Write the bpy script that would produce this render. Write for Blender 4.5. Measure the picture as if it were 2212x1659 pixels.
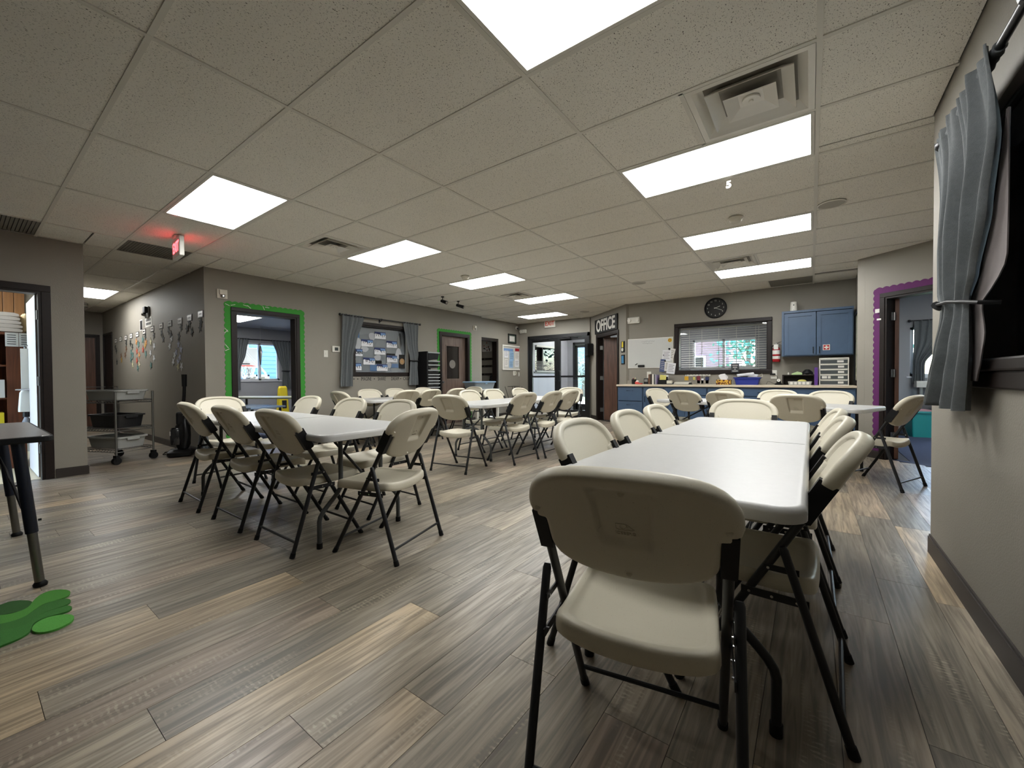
import bpy, bmesh, math, random
from mathutils import Vector, Matrix

random.seed(7)
PI = math.pi
D = bpy.data
SC = bpy.context.scene
COL = SC.collection
for _o in list(D.objects):
    D.objects.remove(_o)

# ------------------------------------------------------------------ camera, world, exposure
cam_data = D.cameras.new('camera')
cam = D.objects.new('camera', cam_data)
COL.objects.link(cam)
cam_data.sensor_fit = 'HORIZONTAL'
cam_data.sensor_width = 36.0
cam_data.lens = 883.177 * 36.0 / 2212.0
cam_data.clip_start = 0.05
YAW, PITCH, ROLL, HCAM = 0.631581, -0.015833, -0.0064184, 1.0763
fw = Vector((-math.sin(YAW) * math.cos(PITCH), math.cos(YAW) * math.cos(PITCH), math.sin(PITCH)))
rt = Vector((math.cos(YAW), math.sin(YAW), 0))
up = rt.cross(fw)
r2 = math.cos(ROLL) * rt + math.sin(ROLL) * up
u2 = -math.sin(ROLL) * rt + math.cos(ROLL) * up
cam.matrix_world = Matrix(((r2.x, u2.x, -fw.x, 0), (r2.y, u2.y, -fw.y, 0), (r2.z, u2.z, -fw.z, HCAM), (0, 0, 0, 1)))
SC.camera = cam

world = D.worlds.new('world')
SC.world = world
world.use_nodes = True
wn = world.node_tree.nodes
sky = wn.new('ShaderNodeTexSky')
sky.sky_type = 'NISHITA'
sky.sun_disc = False
sky.sun_elevation = math.radians(38)
sky.sun_rotation = math.radians(-53)
sky.air_density = 1.0
sky.dust_density = 1.5
wn['Background'].inputs['Strength'].default_value = 5.0
world.node_tree.links.new(sky.outputs['Color'], wn['Background'].inputs['Color'])

sun_data = D.lights.new('sun', 'SUN')
sun_data.energy = 2.5
sun_data.angle = math.radians(1.0)
sun_data.color = (1.0, 0.96, 0.9)
sun = D.objects.new('sun', sun_data)
COL.objects.link(sun)
sun.rotation_euler = Vector((.6, -.45, -.62)).to_track_quat('-Z', 'Y').to_euler()

LIGHT_STRENGTH = 22.0
SC.view_settings.view_transform = 'Standard'
SC.view_settings.look = 'None'
SC.view_settings.exposure = 0.0
SC.view_settings.gamma = 1.0
SC.view_settings.use_curve_mapping = False
SC.cycles.use_denoising = True
SC.cycles.max_bounces = 10
SC.cycles.diffuse_bounces = 7
SC.cycles.glossy_bounces = 4
SC.cycles.transmission_bounces = 8
SC.cycles.transparent_max_bounces = 12
SC.cycles.sample_clamp_indirect = 6.0
SC.cycles.caustics_reflective = False
SC.cycles.caustics_refractive = False

CEIL = 2.6207
GX, GY, TX, TY = 0.02556, 1.7663, 1.2192, 0.6096


# ------------------------------------------------------------------ mesh builder
class MB:
    def __init__(self):
        self.v, self.f, self.m = [], [], []

    def add(self, vs, fs, m=0):
        n = len(self.v)
        self.v.extend([tuple(p) for p in vs])
        for f in fs:
            self.f.append([n + i for i in f])
            self.m.append(m)
        return self

    def box(self, a, b, m=0, M=None):
        x0, y0, z0 = a
        x1, y1, z1 = b
        if x0 > x1: x0, x1 = x1, x0
        if y0 > y1: y0, y1 = y1, y0
        if z0 > z1: z0, z1 = z1, z0
        vs = [(x0, y0, z0), (x1, y0, z0), (x1, y1, z0), (x0, y1, z0), (x0, y0, z1), (x1, y0, z1), (x1, y1, z1), (x0, y1, z1)]
        if M is not None:
            vs = [tuple(M @ Vector(p)) for p in vs]
        return self.add(vs, [(0, 3, 2, 1), (4, 5, 6, 7), (0, 1, 5, 4), (1, 2, 6, 5), (2, 3, 7, 6), (3, 0, 4, 7)], m)

    def cbox(self, c, s, m=0, M=None):
        return self.box([c[i] - s[i] / 2 for i in range(3)], [c[i] + s[i] / 2 for i in range(3)], m, M)

    def rbox(self, a, b, r=0.004, m=0):
        # box with chamfered edges
        x0, y0, z0 = a
        x1, y1, z1 = b
        r = min(r, (x1 - x0) * .49, (y1 - y0) * .49, (z1 - z0) * .49)
        bm = bmesh.new()
        M = Matrix.Translation(((x0 + x1) / 2, (y0 + y1) / 2, (z0 + z1) / 2)) @ Matrix.Diagonal((x1 - x0, y1 - y0, z1 - z0, 1))
        bmesh.ops.create_cube(bm, size=1, matrix=M)
        bmesh.ops.bevel(bm, geom=list(bm.edges), offset=r, segments=2, affect='EDGES', profile=0.5)
        bm.verts.index_update()
        self.add([v.co for v in bm.verts], [[v.index for v in f.verts] for f in bm.faces], m)
        bm.free()
        return self

    def tube(self, pts, r, n=10, m=0, caps=True):
        pts = [Vector(p) for p in pts]
        rs = r if isinstance(r, (list, tuple)) else [r] * len(pts)
        rings, prev = [], None
        for i, p in enumerate(pts):
            if i == 0:
                t = pts[1] - p
            elif i == len(pts) - 1:
                t = p - pts[i - 1]
            else:
                t = (pts[i + 1] - p).normalized() + (p - pts[i - 1]).normalized()
            t.normalize()
            if prev is None:
                a = Vector((0, 0, 1)) if abs(t.z) < .9 else Vector((1, 0, 0))
                nx = t.cross(a).normalized()
            else:
                nx = (prev - t * prev.dot(t)).normalized()
            prev = nx
            ny = t.cross(nx)
            rings.append([p + (nx * math.cos(2 * PI * k / n) + ny * math.sin(2 * PI * k / n)) * rs[i] for k in range(n)])
        vs = [q for ring in rings for q in ring]
        fs = []
        for i in range(len(rings) - 1):
            for k in range(n):
                a, b = i * n + k, i * n + (k + 1) % n
                fs.append((a, b, b + n, a + n))
        if caps:
            fs.append(tuple(range(n - 1, -1, -1)))
            fs.append(tuple((len(rings) - 1) * n + k for k in range(n)))
        return self.add(vs, fs, m)

    def lathe(self, prof, n=24, m=0, M=None, caps=True):
        vs, fs = [], []
        for r, z in prof:
            for k in range(n):
                p = Vector((r * math.cos(2 * PI * k / n), r * math.sin(2 * PI * k / n), z))
                vs.append(M @ p if M is not None else p)
        for i in range(len(prof) - 1):
            for k in range(n):
                a, b = i * n + k, i * n + (k + 1) % n
                fs.append((a, b, b + n, a + n))
        if caps:
            fs.append(tuple(range(n - 1, -1, -1)))
            fs.append(tuple((len(prof) - 1) * n + k for k in range(n)))
        return self.add(vs, fs, m)

    def prism(self, poly, z0, z1, m=0, M=None):
        n = len(poly)
        vs = [Vector((x, y, z0)) for x, y in poly] + [Vector((x, y, z1)) for x, y in poly]
        if M is not None:
            vs = [M @ p for p in vs]
        fs = [tuple(range(n - 1, -1, -1)), tuple(range(n, 2 * n))]
        for k in range(n):
            fs.append((k, (k + 1) % n, n + (k + 1) % n, n + k))
        return self.add(vs, fs, m)

    def loft(self, rings, m=0, close=(True, True)):
        # rings: lists of points (same length)
        n = len(rings[0])
        vs = [p for r in rings for p in r]
        fs = []
        for i in range(len(rings) - 1):
            for k in range(n):
                a, b = i * n + k, i * n + (k + 1) % n
                fs.append((a, b, b + n, a + n))
        if close[0]:
            fs.append(tuple(range(n - 1, -1, -1)))
        if close[1]:
            fs.append(tuple((len(rings) - 1) * n + k for k in range(n)))
        return self.add(vs, fs, m)

    def mesh(self, name, mats, smooth=False, angle=40):
        me = D.meshes.new(name)
        me.from_pydata(self.v, [], self.f)
        if not isinstance(mats, (list, tuple)):
            mats = [mats]
        for x in mats:
            me.materials.append(x)
        me.polygons.foreach_set('material_index', self.m)
        if smooth:
            me.polygons.foreach_set('use_smooth', [True] * len(me.polygons))
        me.update()
        bm = bmesh.new()
        bm.from_mesh(me)
        bmesh.ops.recalc_face_normals(bm, faces=bm.faces)
        if smooth:
            for e in bm.edges:
                if len(e.link_faces) == 2 and e.calc_face_angle(0) > math.radians(angle):
                    e.smooth = False
        bm.to_mesh(me)
        bm.free()
        return me

    def build(self, name, mats, parent=None, smooth=False, angle=40):
        return link(name, self.mesh(name, mats, smooth, angle), parent)


def link(name, data, parent=None, loc=None, rot=None):
    o = D.objects.new(name, data)
    COL.objects.link(o)
    if parent is not None:
        o.parent = parent
    if loc is not None:
        o.location = loc
    if rot is not None:
        o.rotation_euler = rot
    return o


def tag(o, label=None, cat=None, group=None, kind=None):
    if label: o['label'] = label
    if cat: o['category'] = cat
    if group: o['group'] = group
    if kind: o['kind'] = kind
    return o


def thing(name, label, cat, loc=(0, 0, 0), rz=0, group=None):
    o = link(name, None, None, loc, (0, 0, rz))
    o.empty_display_size = .1
    return tag(o, label, cat, group)


def struct(name, loc=(0, 0, 0), rz=0):
    o = link(name, None, None, loc, (0, 0, rz))
    return tag(o, kind='structure')


def copy_tree(o, parent=None):
    c = o.copy()
    COL.objects.link(c)
    if parent is not None:
        c.parent = parent
    for ch in list(o.children):
        copy_tree(ch, c)
    return c


def text(name, body, size, mat, parent, loc, rot=(PI / 2, 0, 0), ext=0.001, align='CENTER', sx=1.0, bold=0.0):
    cu = D.curves.new(name, 'FONT')
    cu.body = body
    cu.size = size
    cu.extrude = ext
    cu.offset = bold
    cu.align_x = align
    cu.align_y = 'CENTER'
    cu.materials.append(mat)
    tmp = D.objects.new('tmp_text', cu)
    me = D.meshes.new_from_object(tmp)
    me.name = name
    D.objects.remove(tmp)
    D.curves.remove(cu)
    if not me.materials:
        me.materials.append(mat)
    o = link(name, me, parent, loc, rot)
    o.scale = (sx, 1, 1)
    return o


# ------------------------------------------------------------------ materials
def hexc(h):
    h = h.lstrip('#')
    out = []
    for i in (0, 2, 4):
        c = int(h[i:i + 2], 16) / 255
        out.append(c / 12.92 if c <= 0.04045 else ((c + 0.055) / 1.055) ** 2.4)
    return tuple(out) + (1,)


def mat(name, color, rough=.5, metal=0, spec=.5, noise=0, nscale=40, bump=0, bscale=200, emit=None, estr=0, trans=0, alpha=1, coat=0):
    m = D.materials.new(name)
    m.use_nodes = True
    nt = m.node_tree
    b = nt.nodes['Principled BSDF']
    c = hexc(color) if isinstance(color, str) else tuple(color) + ((1,) if len(color) == 3 else ())
    b.inputs['Base Color'].default_value = c
    b.inputs['Roughness'].default_value = rough
    b.inputs['Metallic'].default_value = metal
    b.inputs['Specular IOR Level'].default_value = spec
    b.inputs['Transmission Weight'].default_value = trans
    b.inputs['Coat Weight'].default_value = coat
    if emit:
        b.inputs['Emission Color'].default_value = hexc(emit) if isinstance(emit, str) else tuple(emit) + (1,)
        b.inputs['Emission Strength'].default_value = estr
    if noise or bump:
        geo = nt.nodes.new('ShaderNodeNewGeometry')
    if noise:
        n = nt.nodes.new('ShaderNodeTexNoise')
        n.inputs['Scale'].default_value = nscale
        n.inputs['Detail'].default_value = 4
        nt.links.new(geo.outputs['Position'], n.inputs['Vector'])
        mr = nt.nodes.new('ShaderNodeMapRange')
        mr.inputs['From Min'].default_value = .3
        mr.inputs['From Max'].default_value = .7
        mr.inputs['To Min'].default_value = 1 - noise
        mr.inputs['To Max'].default_value = 1 + noise
        nt.links.new(n.outputs['Fac'], mr.inputs['Value'])
        mx = nt.nodes.new('ShaderNodeVectorMath')
        mx.operation = 'SCALE'
        mx.inputs[0].default_value = c[:3]
        nt.links.new(mr.outputs['Result'], mx.inputs['Scale'])
        nt.links.new(mx.outputs['Vector'], b.inputs['Base Color'])
    if bump:
        n2 = nt.nodes.new('ShaderNodeTexNoise')
        n2.inputs['Scale'].default_value = bscale
        n2.inputs['Detail'].default_value = 2
        nt.links.new(geo.outputs['Position'], n2.inputs['Vector'])
        bp = nt.nodes.new('ShaderNodeBump')
        bp.inputs['Strength'].default_value = bump
        bp.inputs['Distance'].default_value = .003
        nt.links.new(n2.outputs['Fac'], bp.inputs['Height'])
        nt.links.new(bp.outputs['Normal'], b.inputs['Normal'])
    return m


def glass_mat(name, tint=(.97, .98, .98), rough=0.0, refl=.12):
    # thin window glass: mostly transparent, fresnel reflection
    m = D.materials.new(name)
    m.use_nodes = True
    nt = m.node_tree
    nt.nodes.clear()
    out = nt.nodes.new('ShaderNodeOutputMaterial')
    tr = nt.nodes.new('ShaderNodeBsdfTransparent')
    tr.inputs['Color'].default_value = tint + (1,)
    gl = nt.nodes.new('ShaderNodeBsdfGlossy')
    gl.inputs['Roughness'].default_value = rough
    lw = nt.nodes.new('ShaderNodeFresnel')
    lw.inputs['IOR'].default_value = 1.5
    mx = nt.nodes.new('ShaderNodeMixShader')
    nt.links.new(lw.outputs['Fac'], mx.inputs['Fac'])
    nt.links.new(tr.outputs['BSDF'], mx.inputs[1])
    nt.links.new(gl.outputs['BSDF'], mx.inputs[2])
    nt.links.new(mx.outputs['Shader'], out.inputs['Surface'])
    return m


def speckle_mat(name, base, dark, scale, thr, rough=.5, spec=.5, stretch=(1, 1, 1), bump=0, soft=.06, noise=.06):
    m = D.materials.new(name)
    m.use_nodes = True
    nt = m.node_tree
    b = nt.nodes['Principled BSDF']
    b.inputs['Roughness'].default_value = rough
    b.inputs['Specular IOR Level'].default_value = spec
    geo = nt.nodes.new('ShaderNodeNewGeometry')
    mp = nt.nodes.new('ShaderNodeMapping')
    mp.inputs['Scale'].default_value = stretch
    nt.links.new(geo.outputs['Position'], mp.inputs['Vector'])
    n = nt.nodes.new('ShaderNodeTexNoise')
    n.inputs['Scale'].default_value = scale
    n.inputs['Detail'].default_value = 3
    n.inputs['Distortion'].default_value = .6
    nt.links.new(mp.outputs['Vector'], n.inputs['Vector'])
    mr = nt.nodes.new('ShaderNodeMapRange')
    mr.inputs['From Min'].default_value = thr
    mr.inputs['From Max'].default_value = thr + soft
    nt.links.new(n.outputs['Fac'], mr.inputs['Value'])
    n2 = nt.nodes.new('ShaderNodeTexNoise')
    n2.inputs['Scale'].default_value = 3
    nt.links.new(geo.outputs['Position'], n2.inputs['Vector'])
    mr2 = nt.nodes.new('ShaderNodeMapRange')
    mr2.inputs['To Min'].default_value = 1 - noise
    mr2.inputs['To Max'].default_value = 1 + noise
    nt.links.new(n2.outputs['Fac'], mr2.inputs['Value'])
    mx = nt.nodes.new('ShaderNodeMix')
    mx.data_type = 'RGBA'
    mx.inputs['A'].default_value = hexc(base)
    mx.inputs['B'].default_value = hexc(dark)
    nt.links.new(mr.outputs['Result'], mx.inputs['Factor'])
    sc = nt.nodes.new('ShaderNodeVectorMath')
    sc.operation = 'SCALE'
    nt.links.new(mx.outputs['Result'], sc.inputs[0])
    nt.links.new(mr2.outputs['Result'], sc.inputs['Scale'])
    nt.links.new(sc.outputs['Vector'], b.inputs['Base Color'])
    if bump:
        bp = nt.nodes.new('ShaderNodeBump')
        bp.inputs['Strength'].default_value = bump
        bp.inputs['Distance'].default_value = .002
        bp.invert = True
        nt.links.new(mr.outputs['Result'], bp.inputs['Height'])
        nt.links.new(bp.outputs['Normal'], b.inputs['Normal'])
    return m


def plank_mat(name, use_island=False):
    m = D.materials.new(name)
    m.use_nodes = True
    nt = m.node_tree
    L = nt.links
    N = nt.nodes.new
    b = nt.nodes['Principled BSDF']
    geo = N('ShaderNodeNewGeometry')
    if use_island:
        tone = geo.outputs['Random Per Island']
    else:
        at = N('ShaderNodeAttribute')
        at.attribute_type = 'OBJECT'
        at.attribute_name = 'tone'
        tone = at.outputs['Fac']
    off = N('ShaderNodeVectorMath')
    off.operation = 'SCALE'
    off.inputs[0].default_value = (17.3, 31.7, 9.1)
    L.new(tone, off.inputs['Scale'])
    add = N('ShaderNodeVectorMath')
    L.new(geo.outputs['Position'], add.inputs[0])
    L.new(off.outputs['Vector'], add.inputs[1])

    def noise(sx, sy, sc, det, dist=0.0):
        mp = N('ShaderNodeMapping')
        mp.inputs['Scale'].default_value = (sx, sy, 1)
        L.new(add.outputs['Vector'], mp.inputs['Vector'])
        n = N('ShaderNodeTexNoise')
        n.inputs['Scale'].default_value = sc
        n.inputs['Detail'].default_value = det
        n.inputs['Distortion'].default_value = dist
        L.new(mp.outputs['Vector'], n.inputs['Vector'])
        return n.outputs['Fac']

    def rng(v, a, bb, c, d):
        r = N('ShaderNodeMapRange')
        r.inputs['From Min'].default_value = a
        r.inputs['From Max'].default_value = bb
        r.inputs['To Min'].default_value = c
        r.inputs['To Max'].default_value = d
        L.new(v, r.inputs['Value'])
        return r.outputs['Result']

    def math2(op, a, bb):
        q = N('ShaderNodeMath')
        q.operation = op
        for i, x in enumerate((a, bb)):
            if isinstance(x, (int, float)):
                q.inputs[i].default_value = x
            else:
                L.new(x, q.inputs[i])
        return q.outputs[0]

    ramp = N('ShaderNodeValToRGB')
    L.new(tone, ramp.inputs['Fac'])
    cr = ramp.color_ramp
    cr.interpolation = 'LINEAR'
    stops = [(0.0, '716a5f'), (0.25, '7d7567'), (0.5, '887e6f'), (0.7, '908675'), (0.82, '8b7d6f'), (0.92, '9c8d76'), (1.0, 'a6947a')]
    while len(cr.elements) < len(stops):
        cr.elements.new(.5)
    for e, (p, c) in zip(cr.elements, stops):
        e.position = p
        e.color = hexc(c)
    grain = noise(48, 2.6, 1.0, 7, .9)
    broad = noise(9, .9, 1.0, 3, 1.2)
    g1 = rng(grain, .36, .64, .60, 1.30)
    g2 = rng(broad, .3, .7, .72, 1.25)
    f = math2('MULTIPLY', g1, g2)
    # knots, rare dark spots
    sc = N('ShaderNodeVectorMath')
    sc.operation = 'SCALE'
    L.new(ramp.outputs['Color'], sc.inputs[0])
    L.new(f, sc.inputs['Scale'])
    # saw marks: thin pale cross strokes in patches
    wv = N('ShaderNodeTexWave')
    wv.wave_type = 'BANDS'
    wv.bands_direction = 'Y'
    wv.inputs['Scale'].default_value = 17
    wv.inputs['Distortion'].default_value = 3.5
    wv.inputs['Detail'].default_value = 2
    wv.inputs['Detail Scale'].default_value = 2.5
    L.new(add.outputs['Vector'], wv.inputs['Vector'])
    patch = noise(11, 1.3, 1.0, 2, .4)
    fine = noise(60, 25, 1.0, 2)
    msk = math2('MULTIPLY', rng(patch, .56, .66, 0, 1), rng(wv.outputs['Fac'], .55, .8, 0, 1))
    msk = math2('MULTIPLY', msk, rng(fine, .42, .62, 0, 1))
    msk = math2('MULTIPLY', msk, .55)
    mx = N('ShaderNodeMix')
    mx.data_type = 'RGBA'
    L.new(msk, mx.inputs['Factor'])
    L.new(sc.outputs['Vector'], mx.inputs['A'])
    mx.inputs['B'].default_value = hexc('b9ae98')
    L.new(mx.outputs['Result'], b.inputs['Base Color'])
    L.new(rng(grain, .3, .7, .42, .3), b.inputs['Roughness'])
    b.inputs['Specular IOR Level'].default_value = .5
    bp = N('ShaderNodeBump')
    bp.inputs['Strength'].default_value = .25
    bp.inputs['Distance'].default_value = .0015
    L.new(grain, bp.inputs['Height'])
    L.new(bp.outputs['Normal'], b.inputs['Normal'])
    return m


def wood_mat(name, c0, c1, rough=.45, axis='Z', scale=14):
    m = D.materials.new(name)
    m.use_nodes = True
    nt = m.node_tree
    b = nt.nodes['Principled BSDF']
    tc = nt.nodes.new('ShaderNodeTexCoord')
    mp = nt.nodes.new('ShaderNodeMapping')
    s = [scale, scale, scale]
    s['XYZ'.index(axis)] = scale * .06
    mp.inputs['Scale'].default_value = s
    nt.links.new(tc.outputs['Object'], mp.inputs['Vector'])
    n = nt.nodes.new('ShaderNodeTexNoise')
    n.inputs['Scale'].default_value = 2
    n.inputs['Detail'].default_value = 5
    n.inputs['Distortion'].default_value = .8
    nt.links.new(mp.outputs['Vector'], n.inputs['Vector'])
    r = nt.nodes.new('ShaderNodeValToRGB')
    r.color_ramp.elements[0].position = .35
    r.color_ramp.elements[0].color = hexc(c0)
    r.color_ramp.elements[1].position = .68
    r.color_ramp.elements[1].color = hexc(c1)
    nt.links.new(n.outputs['Fac'], r.inputs['Fac'])
    nt.links.new(r.outputs['Color'], b.inputs['Base Color'])
    b.inputs['Roughness'].default_value = rough
    return m


def lens_mat(name, strength):
    # prismatic light lens: three tubes glow through it
    m = D.materials.new(name)
    m.use_nodes = True
    nt = m.node_tree
    nt.nodes.clear()
    out = nt.nodes.new('ShaderNodeOutputMaterial')
    em = nt.nodes.new('ShaderNodeEmission')
    tc = nt.nodes.new('ShaderNodeTexCoord')
    sep = nt.nodes.new('ShaderNodeSeparateXYZ')
    nt.links.new(tc.outputs['Object'], sep.inputs['Vector'])
    w = nt.nodes.new('ShaderNodeMath')
    w.operation = 'MULTIPLY'
    w.inputs[1].default_value = 2 * PI / .19
    nt.links.new(sep.outputs['Y'], w.inputs[0])
    c = nt.nodes.new('ShaderNodeMath')
    c.operation = 'COSINE'
    nt.links.new(w.outputs[0], c.inputs[0])
    mr = nt.nodes.new('ShaderNodeMapRange')
    mr.inputs['From Min'].default_value = -1
    mr.inputs['From Max'].default_value = 1
    mr.inputs['To Min'].default_value = strength * .75
    mr.inputs['To Max'].default_value = strength * 1.25
    nt.links.new(c.outputs[0], mr.inputs['Value'])
    nt.links.new(mr.outputs['Result'], em.inputs['Strength'])
    em.inputs['Color'].default_value = (1.0, 1.0, .985, 1)
    nt.links.new(em.outputs['Emission'], out.inputs['Surface'])
    return m


M = {}
M['wall'] = mat('wall_paint', '89847a', .62, bump=.35, bscale=130, noise=.03, nscale=2)
M['wall_cool'] = mat('wall_paint_cool', '9b9ca0', .62, bump=.3, bscale=130)
M['wall_pale'] = mat('wall_paint_pale', 'cbcbd0', .6)
M['tile'] = speckle_mat('ceiling_tile_fissured', 'eeebe2', '5e5a50', 230, .615, .9, .2, (1, .55, 1), bump=.6, soft=.05, noise=.03)
M['tee'] = mat('ceiling_grid_metal', 'd9d6cc', .35, spec=.5)
M['slab'] = mat('roof_slab', '8a8780', .9)
M['plank'] = plank_mat('vinyl_plank')
M['plank_stuff'] = plank_mat('vinyl_plank_island', True)
M['floor_base'] = mat('floor_base', '2c2824', .8)
M['base'] = mat('baseboard_vinyl', '2b2521', .5)
M['frame'] = mat('dark_wood_frame', '1c1411', .45, spec=.3, noise=.15, nscale=30)
M['black'] = mat('black_plastic', '111112', .55, spec=.25)
M['blackmetal'] = mat('black_metal', '17181a', .35, spec=.5)
M['door'] = wood_mat('door_veneer', '4a2f22', '6b4938', .4)
M['door_grey'] = wood_mat('door_veneer_grey', '57473e', '75645a', .4)
M['plastic'] = speckle_mat('cream_speckled_plastic', 'c3bdaa', '6a6454', 420, .70, .42, .45, bump=.0, soft=.03, noise=.02)
M['charcoal'] = mat('charcoal_tube', '1d1e20', .42, spec=.35)
M['graytube'] = mat('grey_tube', '3d4040', .4)
M['tabletop'] = mat('table_plastic', 'b6b6b4', .33, spec=.5, bump=.10, bscale=60, noise=.02, nscale=30)
M['lens'] = lens_mat('light_lens', LIGHT_STRENGTH)
M['lens_dim'] = lens_mat('light_lens_dim', LIGHT_STRENGTH * .5)  # same lens at half strength, for the nearest panel
M['white'] = mat('white_plastic', 'd8d6cd', .4)
M['offwhite'] = mat('almond_plastic', 'd3cebf', .45)
M['vent'] = mat('vent_enamel', 'e6e3da', .2)
M['dark'] = mat('void_shade_black', '0c0c0c', .9)  # black colour stands in for the shade in gaps and voids
M['grille'] = mat('return_grille', '77736a', .8, bump=.5, bscale=300)
M['chrome'] = mat('chrome', 'b8b8b8', .2, metal=1)
M['steel'] = mat('steel', '8d8d8a', .35, metal=1)
M['curtain'] = mat('curtain_grey', '6c7173', .85, bump=.5, bscale=500, noise=.08, nscale=60)
M['curtain_back'] = mat('curtain_lining', '746d6c', .9, bump=.3, bscale=500)
M['glass'] = glass_mat('window_glass')
M['blue_cab'] = mat('blue_cabinet_paint', '3d536d', .45, noise=.05, nscale=8)
M['counter'] = mat('counter_laminate', 'c8bba6', .35, noise=.06, nscale=150)
M['green'] = mat('green_paper', '368c30', .8)
M['purple'] = mat('purple_paper', '581a57', .8)
M['paper'] = mat('paper', 'd5d3cd', .8)
M['ink'] = mat('ink', '1a1a1a', .8)
M['spk'] = mat('speaker_mesh', 'a8a59b', .7)
M['red'] = mat('red_paint', '9d1420', .35)
M['exit_red'] = mat('exit_red', 'b02015', .5, emit=(1.0, .05, .06), estr=9)
M['exit_orange'] = mat('exit_letter', 'b8321a', .5, emit=(1.0, .12, .04), estr=.12)


# ------------------------------------------------------------------ walls
def wall_mesh(L, z0, z1, thick, openings):
    b = MB()
    xs = sorted(set([0, L] + [c for o in openings for c in o[:2]]))
    for a, c in zip(xs[:-1], xs[1:]):
        cut = sorted([(o[2], o[3]) for o in openings if o[0] <= a + 1e-6 and o[1] >= c - 1e-6])
        z = z0
        for s, e in cut:
            if s > z + 1e-6:
                b.box((a, 0, z), (c, thick, s))
            z = max(z, e)
        if z1 > z + 1e-6:
            b.box((a, 0, z), (c, thick, z1))
    return b


def wall(name, p0, p1, openings=(), thick=.12, z0=0.0, z1=2.66, m='wall'):
    """p0 -> p1 is left to right seen from the room; the room side is local y = 0."""
    d = Vector((p1[0] - p0[0], p1[1] - p0[1]))
    o = wall_mesh(d.length, z0, z1, thick, openings).build(name, M[m])
    o.location = (p0[0], p0[1], 0)
    o.rotation_euler = (0, 0, math.atan2(d.y, d.x))
    return tag(o, kind='structure')


XL = -6.75          # left wall
XJ = -6.87          # left wall beyond the jog
YF = 8.55           # far wall
YV = 9.75           # wall with the glass doors
OFF0, OFF1 = (-4.64, 9.80), (-3.19, 8.50)
AO = math.atan2(OFF1[1] - OFF0[1], OFF1[0] - OFF0[0])
PUR0 = (0.50, 7.20)
AP = math.radians(-40)
PUR1 = (PUR0[0] + 2.3 * math.cos(AP), PUR0[1] + 2.3 * math.sin(AP))
XR = 0.59
YR = 3.494
XP = -6.72          # left pier wall


def off_s(x, y):
    return (x - OFF0[0]) * math.cos(AO) + (y - OFF0[1]) * math.sin(AO)


D1 = (2.43, 3.30)       # green door opening along the left wall (Y)
BW = (4.36, 5.60)       # interior window
D2 = (6.52, 7.42)       # wooden door
wall('wall_left', (XL, 2.06), (XL, 7.93), [(D1[0] - 2.06, D1[1] - 2.06, 0, 2.065), (BW[0] - 2.06, BW[1] - 2.06, 1.18, 2.07), (D2[0] - 2.06, D2[1] - 2.06, 0, 2.07)])
CL = (7.97, 8.70)       # closet opening
wall('wall_left_far', (XJ, 7.93), (XJ, 9.87), [(CL[0] - 7.93, CL[1] - 7.93, 0, 2.07)])
wall('wall_entrance', (-6.99, YV), (-4.62, YV), [(.46, 2.365, 0, 2.24)])
OD = (off_s(-4.30, 9.49), off_s(-3.48, 8.75))
wall('wall_office_angled', OFF0, OFF1, [(OD[0], OD[1], 0, 2.07)])
WO = (-2.14, -0.63)     # office window
wall('wall_far', (-3.19, YF), (0.69, YF), [(WO[0] + 3.19, WO[1] + 3.19, 1.19, 2.05)])
wall('wall_alcove', (0.57, 8.55), (0.57, 7.14))
PD = (.335, 1.30)
wall('wall_purple_door', PUR0, PUR1, [(PD[0], PD[1], 0, 2.06)])
WR = (0.60, 2.66)       # right window along Y
wall('wall_right', (XR, YR), (XR, -2.6), [(YR - WR[1], YR - WR[0], 1.14, 2.05)])
wall('wall_right_return', (2.3, YR), (XR + .002, YR), thick=.12)
o_ = D.objects['wall_right_return']
o_.location = (2.3, YR, 0)
wall('wall_right_side', (2.25, 5.85), (2.25, YR - .12))
DS = (-.32, .575)       # storage doorway
wall('wall_pier', (XP, -2.6), (XP, .90), [(DS[0] + 2.6, DS[1] + 2.6, 0, 2.035)])
wall('wall_stars', (-13.2, 2.06), (-6.75 - .12, 2.06))
wall('wall_corridor', (XP - .12, .90), (-13.2, .90))
wall('wall_back', (XR, -2.6), (XP, -2.6))
# rooms beyond
wall('wall_classroom_window', (-12.0, 2.18), (-12.0, 6.2), [(2.22, 3.22, 1.04, 2.05)], m='wall_cool')
wall('wall_classroom_far', (-12.0, 6.2), (-6.87, 6.2), m='wall_cool')
wall('wall_study_end', (-9.6, 6.32), (-9.6, 7.7), m='wall_cool')
wall('wall_study_far', (-9.6, 7.58), (-6.99, 7.58), m='wall_cool')
wall('wall_closet_back', (-8.0, 7.7), (-8.0, 9.0), m='wall')
wall('wall_closet_side', (-8.0, 8.9), (-6.99, 8.9), m='wall')
wall('wall_office_back', (-4.2, 12.2), (.8, 12.2), [(1.53, 3.08, 1.28, 2.08)], m='wall_cool')
wall('wall_office_left', (-4.0, 9.6), (-4.0, 12.2), m='wall_cool')
wall('wall_office_right', (.8, 12.2), (.8, 8.67), m='wall_cool')
wall('wall_vestibule_left', (-6.5, 9.87), (-6.5, 12.0), [(.15, 1.45, 1.24, 2.02)], m='wall_pale')
wall('wall_vestibule_outer', (-6.5, 12.0), (-4.4, 12.0), [(.22, 1.95, 0, 2.2)], m='wall_cool')
wall('wall_vestibule_right', (-4.4, 12.0), (-4.4, 9.85), m='wall_pale')
wall('wall_purple_room_window', (.8, 11.0), (3.5, 11.0), [(.75, 1.9, 1.05, 2.0)], m='wall_cool')
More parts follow.
